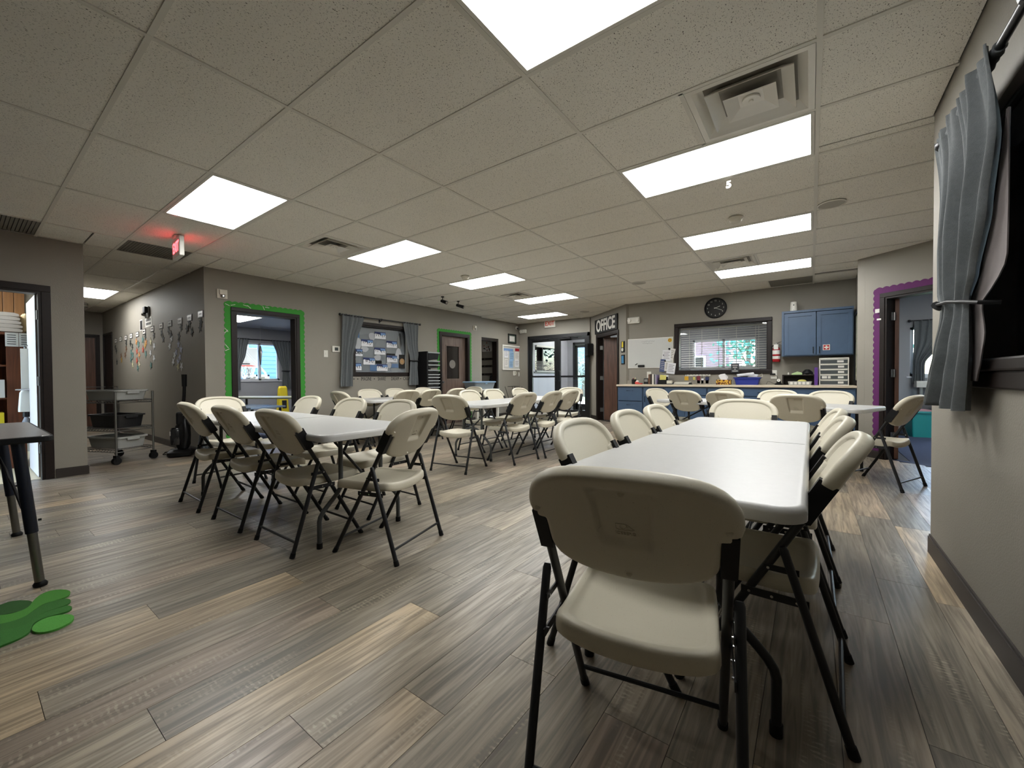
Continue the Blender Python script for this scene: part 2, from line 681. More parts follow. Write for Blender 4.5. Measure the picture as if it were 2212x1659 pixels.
wall('wall_purple_room_left', (.84, 7.5), (.84, 11.0), m='wall_cool')
wall('wall_purple_room_right', (3.6, 11.0), (3.6, 4.5), m='wall_cool')
wall('wall_storage_back', (-9.6, -2.6), (-9.6, .78), m='wall')
wall('wall_storage_side', (-9.6, .78), (-6.84, .78), thick=.1, m='wall')
wall('wall_corridor_end', (-13.2, .9), (-13.2, 2.06), m='wall')
wall('wall_dark_room', (3.2, YR - .14), (3.2, -2.6), m='wall')

roof = MB().box((-13.4, -2.8, 2.665), (3.8, 12.4, 2.9)).build('roof', M['slab'])
tag(roof, kind='structure')
cc = MB().box((-12.0, 2.18, 2.44), (-6.87, 6.2, 2.47)).build('ceiling_classroom', mat('classroom_ceiling', 'b9bcc4', .8))
tag(cc, kind='structure')
M['outdoor_ground'] = mat('outdoor_ground', 'a9ab9c', .9, noise=.1, nscale=3)
g = MB().box((-60, -40, -.3), (40, 70, -.03)).build('ground_outdoor', M['outdoor_ground'])
tag(g, kind='structure')
M['carpet_blue'] = mat('blue_carpet', '39435c', .95, bump=.6, bscale=600, noise=.2, nscale=200)
M['tile_beige'] = mat('beige_vinyl', 'cdbd9a', .4, noise=.05, nscale=20)
for nm, a, b_, mm in (('floor_classroom', (-12, 2.1, -.02), (-6.8, 6.3, 0.001), 'carpet_blue'), ('floor_storage', (-9.6, -2.6, -.02), (-6.79, .8, 0.002), 'tile_beige'),
                      ('floor_office', (-4.2, 8.6, -.02), (.8, 12.2, -.004), 'carpet_blue'), ('floor_vestibule', (-6.6, 9.81, -.02), (-4.4, 12.1, 0.002), 'plank_stuff')):
    tag(MB().box(a, b_).build(nm, M[mm]), kind='structure')
pc = MB().prism([(PUR0[0] + .04 + .3 * math.cos(AP), PUR0[1] + .06 + .3 * math.sin(AP)), (PUR1[0], PUR1[1] + .08), (3.6, 5.0), (3.6, 11.0), (1.0, 11.0), (1.0, 7.0)], -.02, .002).build('floor_purple_room', M['carpet_blue'])
tag(pc, kind='structure')

# ------------------------------------------------------------------ floor planks
floor = struct('floor')
fb = MB().box((-6.86, -2.6, -.05), (2.3, 9.86, -.0035)).box((-13.2, .9, -.05), (-6.86, 2.06, -.0035)).build('underlay', M['floor_base'], floor)
PW, PL, G = .2032, 1.2192, .0009
joint = {-6: .53, -4: .155, -3: 1.045, -2: .357, -1: 1.28, 0: .618, 1: .909, 9: 2.73}
tan = {(-6, .53): .93, (-4, .155): .99, (-1, 1.28): .96, (1, .909): .88, (9, 2.73 + PL): .97, (-3, 1.045): .80}
planks = []
for i in range(-59, 18):
    x0 = -1.345 + PW * i
    x1 = x0 + PW
    if x1 < XL:
        ylo, yhi, xa, xb = .9, 2.06, max(x0, -13.2), x1
    elif x0 < XL:
        ylo, yhi, xa, xb = -.35, 9.75, x0, x1
    elif x0 > XR - .05:
        ylo, yhi, xa, xb = YR, 7.4, x0, min(x1, 2.25)
        if x0 < XR: ylo = -.3
    else:
        ylo, yhi, xa, xb = -.35, 9.75, max(x0, XL), x1
    if x1 > 0.6:
        yhi = 7.2 - (x0 - .5) * .84
    elif x0 > -3.19:
        yhi = min(yhi, YF)
    elif x0 > -4.64:
        yhi = min(yhi, 9.8 - (x0 + 4.64) * .88)
    if xb - xa < .01: continue
    j = joint.get(i, random.random() * PL)
    k0 = math.floor((ylo - j) / PL)
    k = k0
    while j + k * PL < yhi:
        a, b_ = max(ylo, j + k * PL), min(yhi, j + (k + 1) * PL)
        if b_ - a > .02:
            t = random.random()
            t = t * .78 if random.random() < .86 else .8 + .2 * t
            for (ti, te), tv in tan.items():
                if ti == i and abs(te - (j + (k + 1) * PL)) < .01: t = tv
            cx, cy = (xa + xb) / 2, (a + b_) / 2
            planks.append((xa, xb, a, b_, t, (xb - xa) * (b_ - a) / max(.3, cx * cx + cy * cy) ** 1.5))
        k += 1
planks.sort(key=lambda p: -p[5])
full = MB().box((-PW / 2 + G, -PL / 2 + G, -.0035), (PW / 2 - G, PL / 2 - G, 0)).mesh('plank', M['plank'])
rest = MB()
for n, (xa, xb, a, b_, t, s_) in enumerate(planks):
    if n < 285:
        if abs(xb - xa - PW) < 1e-4 and abs(b_ - a - PL) < 1e-4:
            o = link('plank', full, floor, ((xa + xb) / 2, (a + b_) / 2, 0))
        else:
            o = MB().box((xa + G, a + G, -.0035), (xb - G, b_ - G, 0)).build('plank', M['plank'], floor)
        o['tone'] = t
    else:
        rest.box((xa + G, a + G, -.0035), (xb - G, b_ - G, 0))
ro = rest.build('plank_remainder', M['plank_stuff'], floor)
ro['kind'] = 'stuff'

# ------------------------------------------------------------------ ceiling tiles, grid
ceiling = struct('ceiling')
ZT = CEIL + .006


def gx(i): return GX + TX * i
def gy(j): return GY + TY * j


light_cells = {(-1, -1), (-1, 2), (-1, 5), (-1, 8), (-4, -1), (-4, 2), (-4, 5), (-4, 8), (-5, 11)}
half_cells = {(0, 1): None}
vents_cells = [(-.5, 1), (-4, 1), (-1, 7), (-4, 7)]            # 2x2 supply diffusers (left x index, j)
grille_cells = [(-5.5, -1), (-5.5, -3), (-.5, 10)]
special_half = {}
for xi, j in vents_cells + grille_cells:
    special_half.setdefault((math.floor(xi), j), []).append(xi)


def clip_tiles(x0, x1, y0, y1):
    out = []
    cuts = sorted(set([y0, y1] + [c for c in (.90, 2.06, YR, 7.6, YF) if y0 < c < y1]))
    for a, b_ in zip(cuts[:-1], cuts[1:]):
        m_ = (a + b_) / 2
        lo = -13.2 if .9 < m_ < 2.06 else (XP if m_ < .9 else XL)
        if m_ > 7.93: lo = XJ
        hi = XR if m_ < YR else 2.25
        if m_ > 7.6: hi = .57
        if m_ > YF: hi = -3.1
        c, d = max(x0, lo), min(x1, hi)
        if d - c > .015 and b_ - a > .015:
            if out and abs(out[-1][0] - c) < 1e-4 and abs(out[-1][1] - d) < 1e-4:
                out[-1] = (c, d, out[-1][2], b_)
            else:
                out.append((c, d, a, b_))
    return out


tile_full = MB().box((-TX / 2 + .012, -TY / 2 + .012, 0), (TX / 2 - .012, TY / 2 - .012, .015)).mesh('tile', M['tile'])


def add_tile(x0, x1, y0, y1):
    for c, d, a, b_ in clip_tiles(x0, x1, y0, y1):
        if d - c < .03 or b_ - a < .03: continue
        if abs(d - c - TX) < 1e-4 and abs(b_ - a - TY) < 1e-4:
            link('tile', tile_full, ceiling, ((c + d) / 2, (a + b_) / 2, ZT))
        else:
            MB().box((c + .008, a + .008, ZT), (d - .008, b_ - .008, ZT + .015)).build('tile', M['tile'], ceiling)


for i in range(-11, 2):
    for j in range(-7, 14):
        if (i, j) in light_cells: continue
        if i < -9 and (i, j) == (-9, -1): continue
        x0, x1, y0, y1 = gx(i), gx(i + 1), gy(j), gy(j + 1)
        if i == -9 and j == -1: continue          # corridor light
        if (i, j) in special_half:
            taken = special_half[(i, j)]
            for h in (i, i + .5):
                if h not in taken:
                    add_tile(gx(h), gx(h + .5), y0, y1)
            continue
        if (i, j) == (0, 9):
            add_tile(x0, x1, y0, y1 - .09)         # slipped tile leaves a slot, shaded by a black box
            continue
        add_tile(x0, x1, y0, y1)

for i in range(-5, 2):
    lo, hi = -2.6, (9.75 if gx(i) < -4.6 else YF if gx(i) < .57 else 7.2)
    if gx(i) > XR: lo = YR
    MB().box((gx(i) - .012, lo, CEIL), (gx(i) + .012, hi, CEIL + .03)).build('main_tee', M['tee'], ceiling)
MB().box((gx(-5.5) - .012, -2.6, CEIL), (gx(-5.5) + .012, 2.06, CEIL + .03)).build('main_tee', M['tee'], ceiling)
for i in range(-10, -5):
    MB().box((gx(i) - .012, .9, CEIL), (gx(i) + .012, 2.06, CEIL + .03)).build('main_tee', M['tee'], ceiling)
for xi, j in vents_cells + grille_cells:
    for q in (xi, xi + .5):
        if q != int(q):
            MB().box((gx(q) - .012, gy(j), CEIL + .0005), (gx(q) + .012, gy(j + 1), CEIL + .03)).build('cross_tee', M['tee'], ceiling)
MB().box((gx(0), gy(10) - .12, CEIL + .016), (.57, gy(10), CEIL + .04)).build('slot_shade', M['dark'], ceiling)  # black box paints the shade above the slipped tile
for j in range(-7, 14):
    y = gy(j)
    lo = -13.2 if .9 < y < 2.06 else (XP if y < .9 else XL if y < 7.9 else XJ)
    hi = XR if y < YR else (2.25 if y < 6 else .57 if y < YF else -3.2)
    MB().box((lo, y - .012, CEIL + .0005), (hi, y + .012, CEIL + .03)).build('cross_tee', M['tee'], ceiling)
MB().box((.57, 7.14, CEIL), (.60, 8.55, CEIL + .03)).build('edge_angle', M['tee'], ceiling)

# ------------------------------------------------------------------ baseboards and trims
def strip(name, p0, p1, h=.10, t=.012, z0=0.0, m='base', skip=()):
    d = Vector((p1[0] - p0[0], p1[1] - p0[1]))
    b = MB()
    cuts = [0.0]
    for s, e in skip: cuts += [s, e]
    cuts.append(d.length)
    for a, c in zip(cuts[0::2], cuts[1::2]):
        if c - a > .005:
            b.box((a, -t, z0), (c, 0, z0 + h - .012))
            b.box((a, -t * .6, z0 + h - .012), (c, 0, z0 + h))
    o = b.build(name, M[m])
    o.location = (p0[0], p0[1], 0)
    o.rotation_euler = (0, 0, math.atan2(d.y, d.x))
    return tag(o, kind='structure')


strip('baseboard_left', (XL, 2.06), (XL, 7.93), skip=[(D1[0] - 2.12, D1[1] - 2.0), (D2[0] - 2.12, D2[1] - 2.0)])
strip('baseboard_left_far', (XJ, 7.93), (XJ, YV), skip=[(CL[0] - 7.99, CL[1] - 7.87)])
strip('baseboard_right', (XR, YR), (XR, -2.6), h=.11)
strip('baseboard_pier', (XP, -2.6), (XP, .90), skip=[(DS[0] + 2.53, DS[1] + 2.68)])
strip('baseboard_pier_end', (XP, .90), (XP - 2.0, .90))
strip('baseboard_stars', (-13.2, 2.06), (-6.75, 2.06))
strip('baseboard_office', OFF0, OFF1, skip=[(OD[0] - .06, OD[1] + .06)])
strip('baseboard_purple', PUR0, PUR1, skip=[(PD[0] - .06, PD[1] + .06)])
strip('baseboard_return', (2.25, YR), (XR, YR))


# ------------------------------------------------------------------ doors
def door_frame(name, base, ang, s0, s1, h, depth=.14, m='frame', cas=.055):
    """dark wood jambs and casing around an opening; local x along the wall from s0 to s1"""
    d = struct(name, (base[0], base[1], 0), ang)
    for nm, a, b_ in (('jamb', s0, s0 + .022), ('jamb', s1 - .022, s1)):
        MB().box((a, -.012, 0), (b_, depth, h - .022)).build(nm, M[m], d)
    MB().box((s0, -.012, h - .022), (s1, depth, h)).build('head_jamb', M[m], d)
    for a, b_ in ((s0 - cas, s0), (s1, s1 + cas)):
        MB().rbox((a, -.02, 0), (b_, -.001, h), .004).build('casing', M[m], d)
    MB().rbox((s0 - cas, -.02, h), (s1 + cas, -.001, h + cas), .004).build('head_casing', M[m], d)
    return d


def hinge(parent, loc, rz=0, m='steel'):
    b = MB().box((-.045, -.003, -.05), (.045, .003, .05)).tube([(0, -.008, -.05), (0, -.008, .05)], .007, 8)
    o = b.build('hinge', M[m], parent)
    o.location = loc
    o.rotation_euler = (0, 0, rz)
    return o


def knob(parent, loc, rz=0, m='chrome'):
    b = MB().lathe([(.03, 0), (.03, .006), (.012, .01), (.011, .035), (.024, .042), (.028, .055), (.022, .068), (.004, .072)], 16,
                   M=Matrix.Rotation(PI / 2, 4, 'X'))
    o = b.build('handle', M[m], parent, True)
    o.location = loc
    o.rotation_euler = (0, 0, rz)
    return o


d1 = door_frame('door_1', (XL, 0), PI / 2, D1[0], D1[1], 2.065)
d2 = door_frame('door_2', (XL, 0), PI / 2, D2[0], D2[1], 2.07)
# wooden leaf with a glazed lite and crest
lf = MB()
a0, a1 = D2[0] + .024, D2[1] - .024
wl = (a0 + .22, a1 - .22, 1.06, 1.82)
for bx in ((a0, .075, .01, wl[0], .115, 2.045), (wl[1], .075, .01, a1, .115, 2.045), (wl[0], .075, .01, wl[1], .115, wl[2]), (wl[0], .075, wl[3], wl[1], .115, 2.045)):
    lf.box(bx[:3], bx[3:])
leaf = lf.build('door_leaf', M['door_grey'], d2)
bd = MB()
for bx in ((wl[0] - .025, .068, wl[2] - .025, wl[0], .078, wl[3] + .025), (wl[1], .068, wl[2] - .025, wl[1] + .025, .078, wl[3] + .025),
           (wl[0], .068, wl[2] - .025, wl[1], .078, wl[2]), (wl[0], .068, wl[3], wl[1], .078, wl[3] + .025)):
    bd.box(bx[:3], bx[3:])
bd.build('glazing_bead', M['door_grey'], leaf)
M['dark_glass'] = mat('dark_glass', '2a2725', .08, spec=.6)
MB().box((wl[0], .09, wl[2]), (wl[1], .096, wl[3])).build('pane', M['dark_glass'], leaf)
cx = (wl[0] + wl[1]) / 2
crest = MB().lathe([(.0, 0), (.10, 0), (.10, .002), (.086, .002), (.086, .0005), (0, .0005)], 24, M=Matrix.Translation((cx, .0895, 1.40)) @ Matrix.Rotation(PI / 2, 4, 'X'), caps=False)
for k in range(8):
    t = PI / 8 + k * PI / 4
    crest.cbox((cx + .055 * math.cos(t), .088, 1.40 + .055 * math.sin(t)), (.03, .002, .03))
M['crest'] = mat('frosted_crest', '77726a', .7)
crest.build('crest_decal', M['crest'], leaf)
knob(leaf, (a0 + .065, .075, .98))
for z in (.28, 1.05, 1.82): hinge(d2, (a1 + .018, .05, z), PI / 2)
# office door, leaf swung into the office
d3 = door_frame('door_3', OFF0, AO, OD[0], OD[1], 2.07)
lr = math.radians(52)
leaf3 = MB().box((0, -.02, .01), (.98, .02, 2.045)).build('door_leaf', M['door'], d3)
leaf3.location = (OD[0] + .06, .15, 0)
leaf3.rotation_euler = (0, 0, lr)
for z in (.26, 1.05, 1.8): hinge(d3, (OD[0] + .028, .09, z), math.radians(75))
kb = knob(leaf3, (.90, -.02, .98))
MB().box((.78, -.023, 1.5), (.82, -.02, 1.6)).build('coat_hook', M['chrome'], leaf3)
# closet opening and storage door
d4 = door_frame('door_4', (XJ, 0), PI / 2, CL[0], CL[1], 2.07)
d5 = door_frame('door_5', (XP, 0), PI / 2, DS[0], DS[1], 2.035, cas=.07)
leaf5 = MB().box((DS[1] - .035, .13, .012), (DS[1] + .005, 1.0, 2.015)).build('door_leaf', mat('storage_door_paint', 'c9c3c0', .45), d5)
for z in (.33, 1.07, 1.79): hinge(d5, (DS[1] - .026, .075, z), PI / 2)
lv = MB().tube([(0, 0, 0), (0, .05, 0), (0, .06, .0), (-.0, .062, .0)], .012, 10).tube([(0, .055, 0), (.11, .06, 0)], .009, 8)
lvo = lv.build('handle', M['chrome'], leaf5, True)
lvo.location = (DS[1] - .035, .90, .97)
lvo.rotation_euler = (0, 0, PI)
# purple door and its leaf folded back
d6 = door_frame('door_6', PUR0, AP, PD[0], PD[1], 2.06)
leaf6 = MB().box((0, 0, .01), (.88, .04, 2.04)).build('door_leaf', M['door'], d6)
leaf6.location = (PD[0] + .06, .145, 0)
leaf6.rotation_euler = (0, 0, math.radians(123))
for z in (.3, 1.1, 1.82): hinge(d6, (PD[0] + .03, .1, z), PI / 2)
# corridor doors
d7 = door_frame('door_7', (0, 2.06), 0, -13.05, -12.3, 2.07)
MB().box((-13.02, -.004, .01), (-12.33, -.001, 2.05)).build('door_leaf', mat('corridor_door_dark', '1e1815', .5), d7)
d8 = door_frame('door_8', (-13.2, 0), PI / 2, 1.05, 1.95, 2.06)
MB().box((1.07, -.01, .01), (1.93, -.003, 2.04)).build('door_leaf', M['door'], d8)
# entrance: aluminium storefront double doors with glass
d9 = struct('door_9', (-6.99, YV, 0), 0)
e0, e1 = .46, 2.365
fr = MB()
fr.box((e0, -.05, 0), (e0 + .05, .06, 2.24)).box((e1 - .05, -.05, 0), (e1, .06, 2.24)).box((e0, -.05, 2.15), (e1, .06, 2.24)).box((e0, -.02, 0), (e1, .05, .02))
fr.build('frame', M['blackmetal'], d9)
mid = (e0 + e1) / 2
for side, (p, q) in enumerate(((e0 + .053, mid - .003), (mid + .003, e1 - .053))):
    lf = MB()
    st = .085
    lf.box((p, -.025, .02), (p + st, .025, 2.145)).box((q - st, -.025, .02), (q, .025, 2.145))
    lf.box((p + st, -.025, .02), (q - st, .025, .20)).box((p + st, -.025, 2.06), (q - st, .025, 2.145)).box((p + st, -.025, 1.07), (q - st, .025, 1.12))
    lo = lf.build('door_leaf', M['blackmetal'], d9)
    MB().box((p + st, -.004, .20), (q - st, .004, 1.07)).build('pane', M['glass'], lo)
    MB().box((p + st, -.004, 1.12), (q - st, .004, 2.06)).build('pane', M['glass'], lo)
    MB().rbox((p + .1, -.09, 2.09), (p + .42, -.026, 2.135), .006).tube([(p + .26, -.07, 2.10), (p + .5, -.16, 2.10), (p + .62, -.03, 2.12)], .009, 6).build('door_closer', M['black'], lo)
    hx = q - .04 if side == 0 else p + .04
    MB().tube([(hx, -.026, 1.25), (hx + (.06 if side else 0), -.075, 1.25), (hx + (.06 if side else 0), -.075, .98), (hx, -.026, .98)], .012, 8).build('handle', M['blackmetal'], lo, True)

# ------------------------------------------------------------------ windows
# window 1: interior window on the left wall
w1 = struct('window_1', (XL, 0, 0), PI / 2)
fm = MB()
for a, b_ in (((BW[0] - .06, -.022, 1.12), (BW[1] + .06, .012, 1.18)), ((BW[0] - .06, -.022, 2.07), (BW[1] + .06, .012, 2.13)), ((BW[0] - .06, -.02, 1.18), (BW[0], .012, 2.07)), ((BW[1], -.02, 1.18), (BW[1] + .06, .012, 2.07))):
    fm.rbox(a, b_, .005)
fm.box((BW[0], .0, 1.18), (BW[1], .12, 1.195)).box((BW[0], .0, 2.05), (BW[1], .12, 2.07))
fm.build('window_frame', M['frame'], w1)
MB().box((BW[0], .06, 1.19), (BW[1], .066, 2.06)).build('pane', M['glass'], w1)
# window 2: office window
w2 = struct('window_2', (0, YF, 0), 0)
fm = MB()
for a, b_ in (((WO[0] - .075, -.025, 1.115), (WO[1] + .075, .012, 1.19)), ((WO[0] - .075, -.025, 2.05), (WO[1] + .075, .012, 2.12)), ((WO[0] - .075, -.022, 1.19), (WO[0], .012, 2.05)), ((WO[1], -.022, 1.19), (WO[1] + .075, .012, 2.05))):
    fm.rbox(a, b_, .008)
fm.box((WO[0], 0, 1.19), (WO[0] + .012, .12, 2.05)).box((WO[1] - .012, 0, 1.19), (WO[1], .12, 2.05)).box((WO[0], 0, 1.19), (WO[1], .12, 1.20)).box((WO[0], 0, 2.04), (WO[1], .12, 2.05))
fm.build('window_frame', M['frame'], w2)
MB().box((WO[0] + .012, .05, 1.20), (WO[1] - .012, .056, 2.04)).build('pane', M['glass'], w2)
# window 3: right wall
w3 = struct('window_3', (XR, 0, 0), -PI / 2)       # local x = -Y
a, b_ = -WR[1], -WR[0]
fm = MB()
for p, q in (((a - .085, -.03, 1.09), (b_ + .085, .012, 1.14)), ((a - .07, -.022, 2.05), (b_ + .07, .012, 2.12)), ((a - .07, -.022, 1.14), (a, .012, 2.05)), ((b_, -.022, 1.14), (b_ + .07, .012, 2.05))):
    fm.rbox(p, q, .008)
fm.rbox((a - .06, -.018, 1.02), (b_ + .06, .0, 1.09), .008)
fm.box((a, 0, 1.14), (a + .015, .12, 2.05)).box((b_ - .015, 0, 1.14), (b_, .12, 2.05)).box((a, 0, 1.125), (b_, .12, 1.142)).box((a, 0, 2.035), (b_, .12, 2.05))
fm.build('window_frame', M['frame'], w3)
MB().box((a + .015, .105, 1.14), (b_ - .015, .111, 2.035)).build('pane', M['glass'], w3)
# windows of the rooms beyond
M['vinyl_white'] = mat('vinyl_window', 'd8dade', .4)


def simple_window(name, base, ang, s0, s1, z0, z1, m='vinyl_white', mull=1):
    w = struct(name, (base[0], base[1], 0), ang)
    fm = MB()
    fm.box((s0, .02, z0), (s0 + .05, .09, z1)).box((s1 - .05, .02, z0), (s1, .09, z1)).box((s0, .02, z0), (s1, .09, z0 + .05)).box((s0, .02, z1 - .05), (s1, .09, z1))
    for k in range(mull):
        c = s0 + (s1 - s0) * (k + 1) / (mull + 1)
        fm.box((c - .03, .02, z0), (c + .03, .09, z1))
    fm.box((s0 - .05, -.03, z0 - .03), (s1 + .05, .02, z0))
    fm.build('window_frame', M[m], w)
    MB().box((s0 + .05, .05, z0 + .05), (s1 - .05, .055, z1 - .05)).build('pane', M['glass'], w)
    return w


simple_window('window_4', (-12.0, 2.18), PI / 2, 2.22, 3.22, 1.04, 2.05)
simple_window('window_5', (-4.2, 12.2), 0, 1.53, 3.08, 1.28, 2.08)
simple_window('window_6', (-6.5, 9.87), PI / 2, .15, 1.45, 1.24, 2.02, 'blackmetal', 0)
simple_window('window_7', (.8, 11.0), 0, .75, 1.9, 1.05, 2.0)
# outer vestibule door
d10 = struct('door_10', (-6.5, 12.0, 0), 0)
fm = MB()
fm.box((.22, -.04, 0), (.30, .06, 2.2)).box((.94, -.04, 0), (1.02, .06, 2.2)).box((1.87, -.04, 0), (1.95, .06, 2.2)).box((.22, -.04, 2.12), (1.95, .06, 2.2)).box((.22, -.04, 0), (1.95, .06, .03))
fm.build('frame', M['blackmetal'], d10)
for p, q in ((.302, .938), (1.022, 1.868)):
    lf = MB()
    lf.box((p, -.02, .03), (p + .08, .02, 2.115)).box((q - .08, -.02, .03), (q, .02, 2.115)).box((p, -.02, .03), (q, .02, .21)).box((p, -.02, 2.03), (q, .02, 2.115)).box((p, -.02, 1.07), (q, .02, 1.12))
    lo = lf.build('door_leaf', M['blackmetal'], d10)
    MB().box((p + .08, -.004, .21), (q - .08, .004, 2.03)).build('pane', M['glass'], lo)

# ------------------------------------------------------------------ ceiling fixtures
def fixture(cx, cy, label, lx=TX, ly=TY, z=CEIL, grp='fluorescent ceiling panels', lens='lens'):
    t = thing('ceiling_light', label, 'light', (cx, cy, z), 0, grp)
    a, b_ = lx / 2 - .014, ly / 2 - .014
    fm = MB()
    w = .02
    for p, q in (((-a, -b_, 0), (a, -b_ + w, .05)), ((-a, b_ - w, 0), (a, b_, .05)), ((-a, -b_ + w, 0), (-a + w, b_ - w, .05)), ((a - w, -b_ + w, 0), (a, b_ - w, .05))):
        fm.box(p, q)
    fm.build('light_frame', M['white'], t)
    MB().box((-a + w, -b_ + w, .004), (a - w, b_ - w, .012)).build('diffuser', M[lens], t)
    return t


def cellc(i, j): return (gx(i) + TX / 2, gy(j) + TY / 2)


for (i, j), lb in {(-1, -1): 'largest lit ceiling panel, overhead at the top edge', (-1, 2): 'lit ceiling panel beside the large square air diffuser, with the hanging 5',
                   (-1, 5): 'lit ceiling panel just past the smoke detector over the front tables', (-1, 8): 'smallest lit ceiling panel of the row leading to the clock',
                   (-4, -1): 'lit ceiling panel beside the red EXIT sign', (-4, 2): 'lit ceiling panel next to the square vent above the left table',
                   (-4, 5): 'lit ceiling panel by the second smoke detector, near the two black cameras', (-4, 8): 'lit ceiling panel touching the farthest square vent',
                   (-5, 11): 'lit ceiling panel right in front of the glass entrance doors'}.items():
    fixture(*cellc(i, j), lb, lens='lens_dim' if (i, j) == (-1, -1) else 'lens')
fixture(*cellc(-9, -1), 'lit ceiling panel inside the dark corridor on the left')
for cx, cy, lb in ((-10.3, 3.75, 'lit ceiling panel visible in the classroom through the green bordered doorway'), (-8.2, 5.0, 'second ceiling panel in the classroom behind the papered window')):
    fixture(cx, cy, lb, z=2.418)
fixture(-5.4, 10.9, 'added ceiling panel that brightens the vestibule behind the glass doors', z=2.645)  # no panel is seen here; added to brighten the vestibule
fixture(-8.3, -.3, 'ceiling panel lighting the storage room behind the left doorway', z=2.645)
fixture(2.3, 8.6, 'ceiling panel lighting the blue carpeted room beyond the purple doorway', z=2.645)
fixture(-2.4, 10.6, 'ceiling panel lighting the office behind the blinds', z=2.645)
fixture(-7.6, 7.2, 'ceiling panel lighting the study behind the wooden door', lx=.7, ly=.6, z=2.645)


def diffuser(xi, j, label):
    t = thing('ceiling_vent', label, 'vent', (gx(xi) + TX / 4, gy(j) + TY / 2, CEIL), 0, 'square supply vents')
    h = TX / 4 - .014

    def ring(a0, z0, a1, z1, th=.006):
        def sq(a, z): return [(-a, -a, z), (a, -a, z), (a, a, z), (-a, a, z)]
        return MB().loft([sq(a0, z0), sq(a1, z1), sq(a1, z1 + th), sq(a0, z0 + th)] + [sq(a0, z0)], close=(False, False))
    fr = ring(h, 0, h - .03, 0, .01)
    fr.add(*[[(s * .0, 0, 0) for s in ()], []])
    fr.build('vent_frame', M['vent'], t)
    ring(h - .03, 0, h - .10, .07).build('outer_cone', M['vent'], t)
    c2 = ring(.205, -.005, .14, .05)
    c2.build('middle_cone', M['vent'], t)
    MB().loft([[(-.125, -.125, -.012), (.125, -.125, -.012), (.125, .125, -.012), (-.125, .125, -.012)], [(-.06, -.06, .02), (.06, -.06, .02), (.06, .06, .02), (-.06, .06, .02)]], close=(False, True)).lathe([(.0, .008), (.045, .008), (.045, .016)], 16, caps=False).lathe([(.012, -.002), (.012, .008)], 10).build('center_cone', M['vent'], t)
    MB().box((-h + .03, -h + .03, .075), (h - .03, h - .03, .085)).build('duct_back', M['dark'], t)
    return t


diffuser(-.5, 1, 'large white square air diffuser overhead beside the nearest ceiling row panel')
diffuser(-4, 1, 'square supply vent left of the panel above the left table')
diffuser(-1, 7, 'square supply vent touching the panel nearest the clock')
diffuser(-4, 7, 'farthest square supply vent, near the two hanging cameras')
for (xi, j), lb in zip(grille_cells, ('dark return grille tile behind the red EXIT sign', 'dark return grille tile above the storage doorway', 'dark ceiling tile against the far wall above the cabinets')):
    t = thing('return_grille', lb, 'vent', (gx(xi) + TX / 4, gy(j) + TY / 2, CEIL), 0, 'dark return grilles')
    h = TX / 4 - .014
    b = MB()
    n = 22
    for k in range(n):
        y = -h + 2 * h * (k + .5) / n
        b.box((-h, y - .0105, .004), (h, y + .0105, .012))
    b.build('louver', M['grille'], t)['kind'] = 'stuff'
    MB().box((-h, -h, .02), (h, h, .03)).build('duct_back', M['dark'], t)


def smoke(x, y, label):
    t = thing('smoke_detector', label, 'detector', (x, y, CEIL), 0, 'smoke detectors')
    MB().lathe([(.0, 0), (.065, 0), (.068, -.012), (.06, -.02)], 24, caps=False).build('mount', M['offwhite'], t, True)
    MB().lathe([(.058, -.02), (.056, -.03), (.05, -.036), (.046, -.046), (.03, -.052), (0, -.053)], 24, caps=False).build('cover', M['offwhite'], t, True)
    MB().lathe([(.051, -.026), (.0525, -.028), (.0515, -.031)], 24, caps=False).build('vent_slot', M['dark'], t)


smoke(-.60, 4.53, 'almond smoke detector in front of the panel row toward the clock')
smoke(-4.25, 4.62, 'almond smoke detector beside the panel near the two black cameras')
for x, y, lb in ((.144, 4.70, 'round ceiling speaker right of the panel row, near the grey curtain'), (-2.30, 6.71, 'small round ceiling speaker toward the office sign'), (-4.33, 8.85, 'round ceiling speaker near the entrance EXIT sign')):
    t = thing('ceiling_speaker', lb, 'speaker', (x, y, CEIL), 0, 'round ceiling speakers')
    MB().lathe([(.105, .004), (.11, -.004), (.098, -.007), (.096, -.003)], 28, caps=False).build('rim', M['vent'], t, True)
    MB().lathe([(0, -.003), (.097, -.003)], 28, caps=False).build('mesh_cover', M['spk'], t)
for x, y, r, lb in ((-5.66, 5.52, .4, 'black ceiling camera left of its twin, near the back window'), (-5.74, 6.03, .9, 'black ceiling camera nearest the entrance, right of its twin')):
    t = thing('ceiling_camera', lb, 'camera', (x, y, CEIL), r, 'black hanging cameras')
    MB().lathe([(.03, 0), (.03, -.012), (.012, -.016)], 14).build('mount', M['black'], t)
    MB().tube([(0, 0, -.012), (.0, 0, -.06), (.03, -.01, -.09)], .008, 8).build('arm', M['black'], t)
    MB().tube([(-.03, .02, -.075), (.10, -.05, -.125)], [.028, .034], 12).build('camera_body', M['black'], t, True)
    MB().tube([(.10, -.05, -.125), (.104, -.052, -.1265)], .024, 12).build('camera_glass', M['chrome'], t)
# hanging number card
t = thing('number_card', 'white cut-out number 5 hanging below the ceiling panel', 'card', (-.53, 3.63, CEIL))
MB().tube([(0, 0, 0), (0, 0, -.012)], .002, 6).build('hook', M['white'], t)
text('number', '5', .075, M['white'], t, (0, 0, -.038), ext=.002, bold=.004)

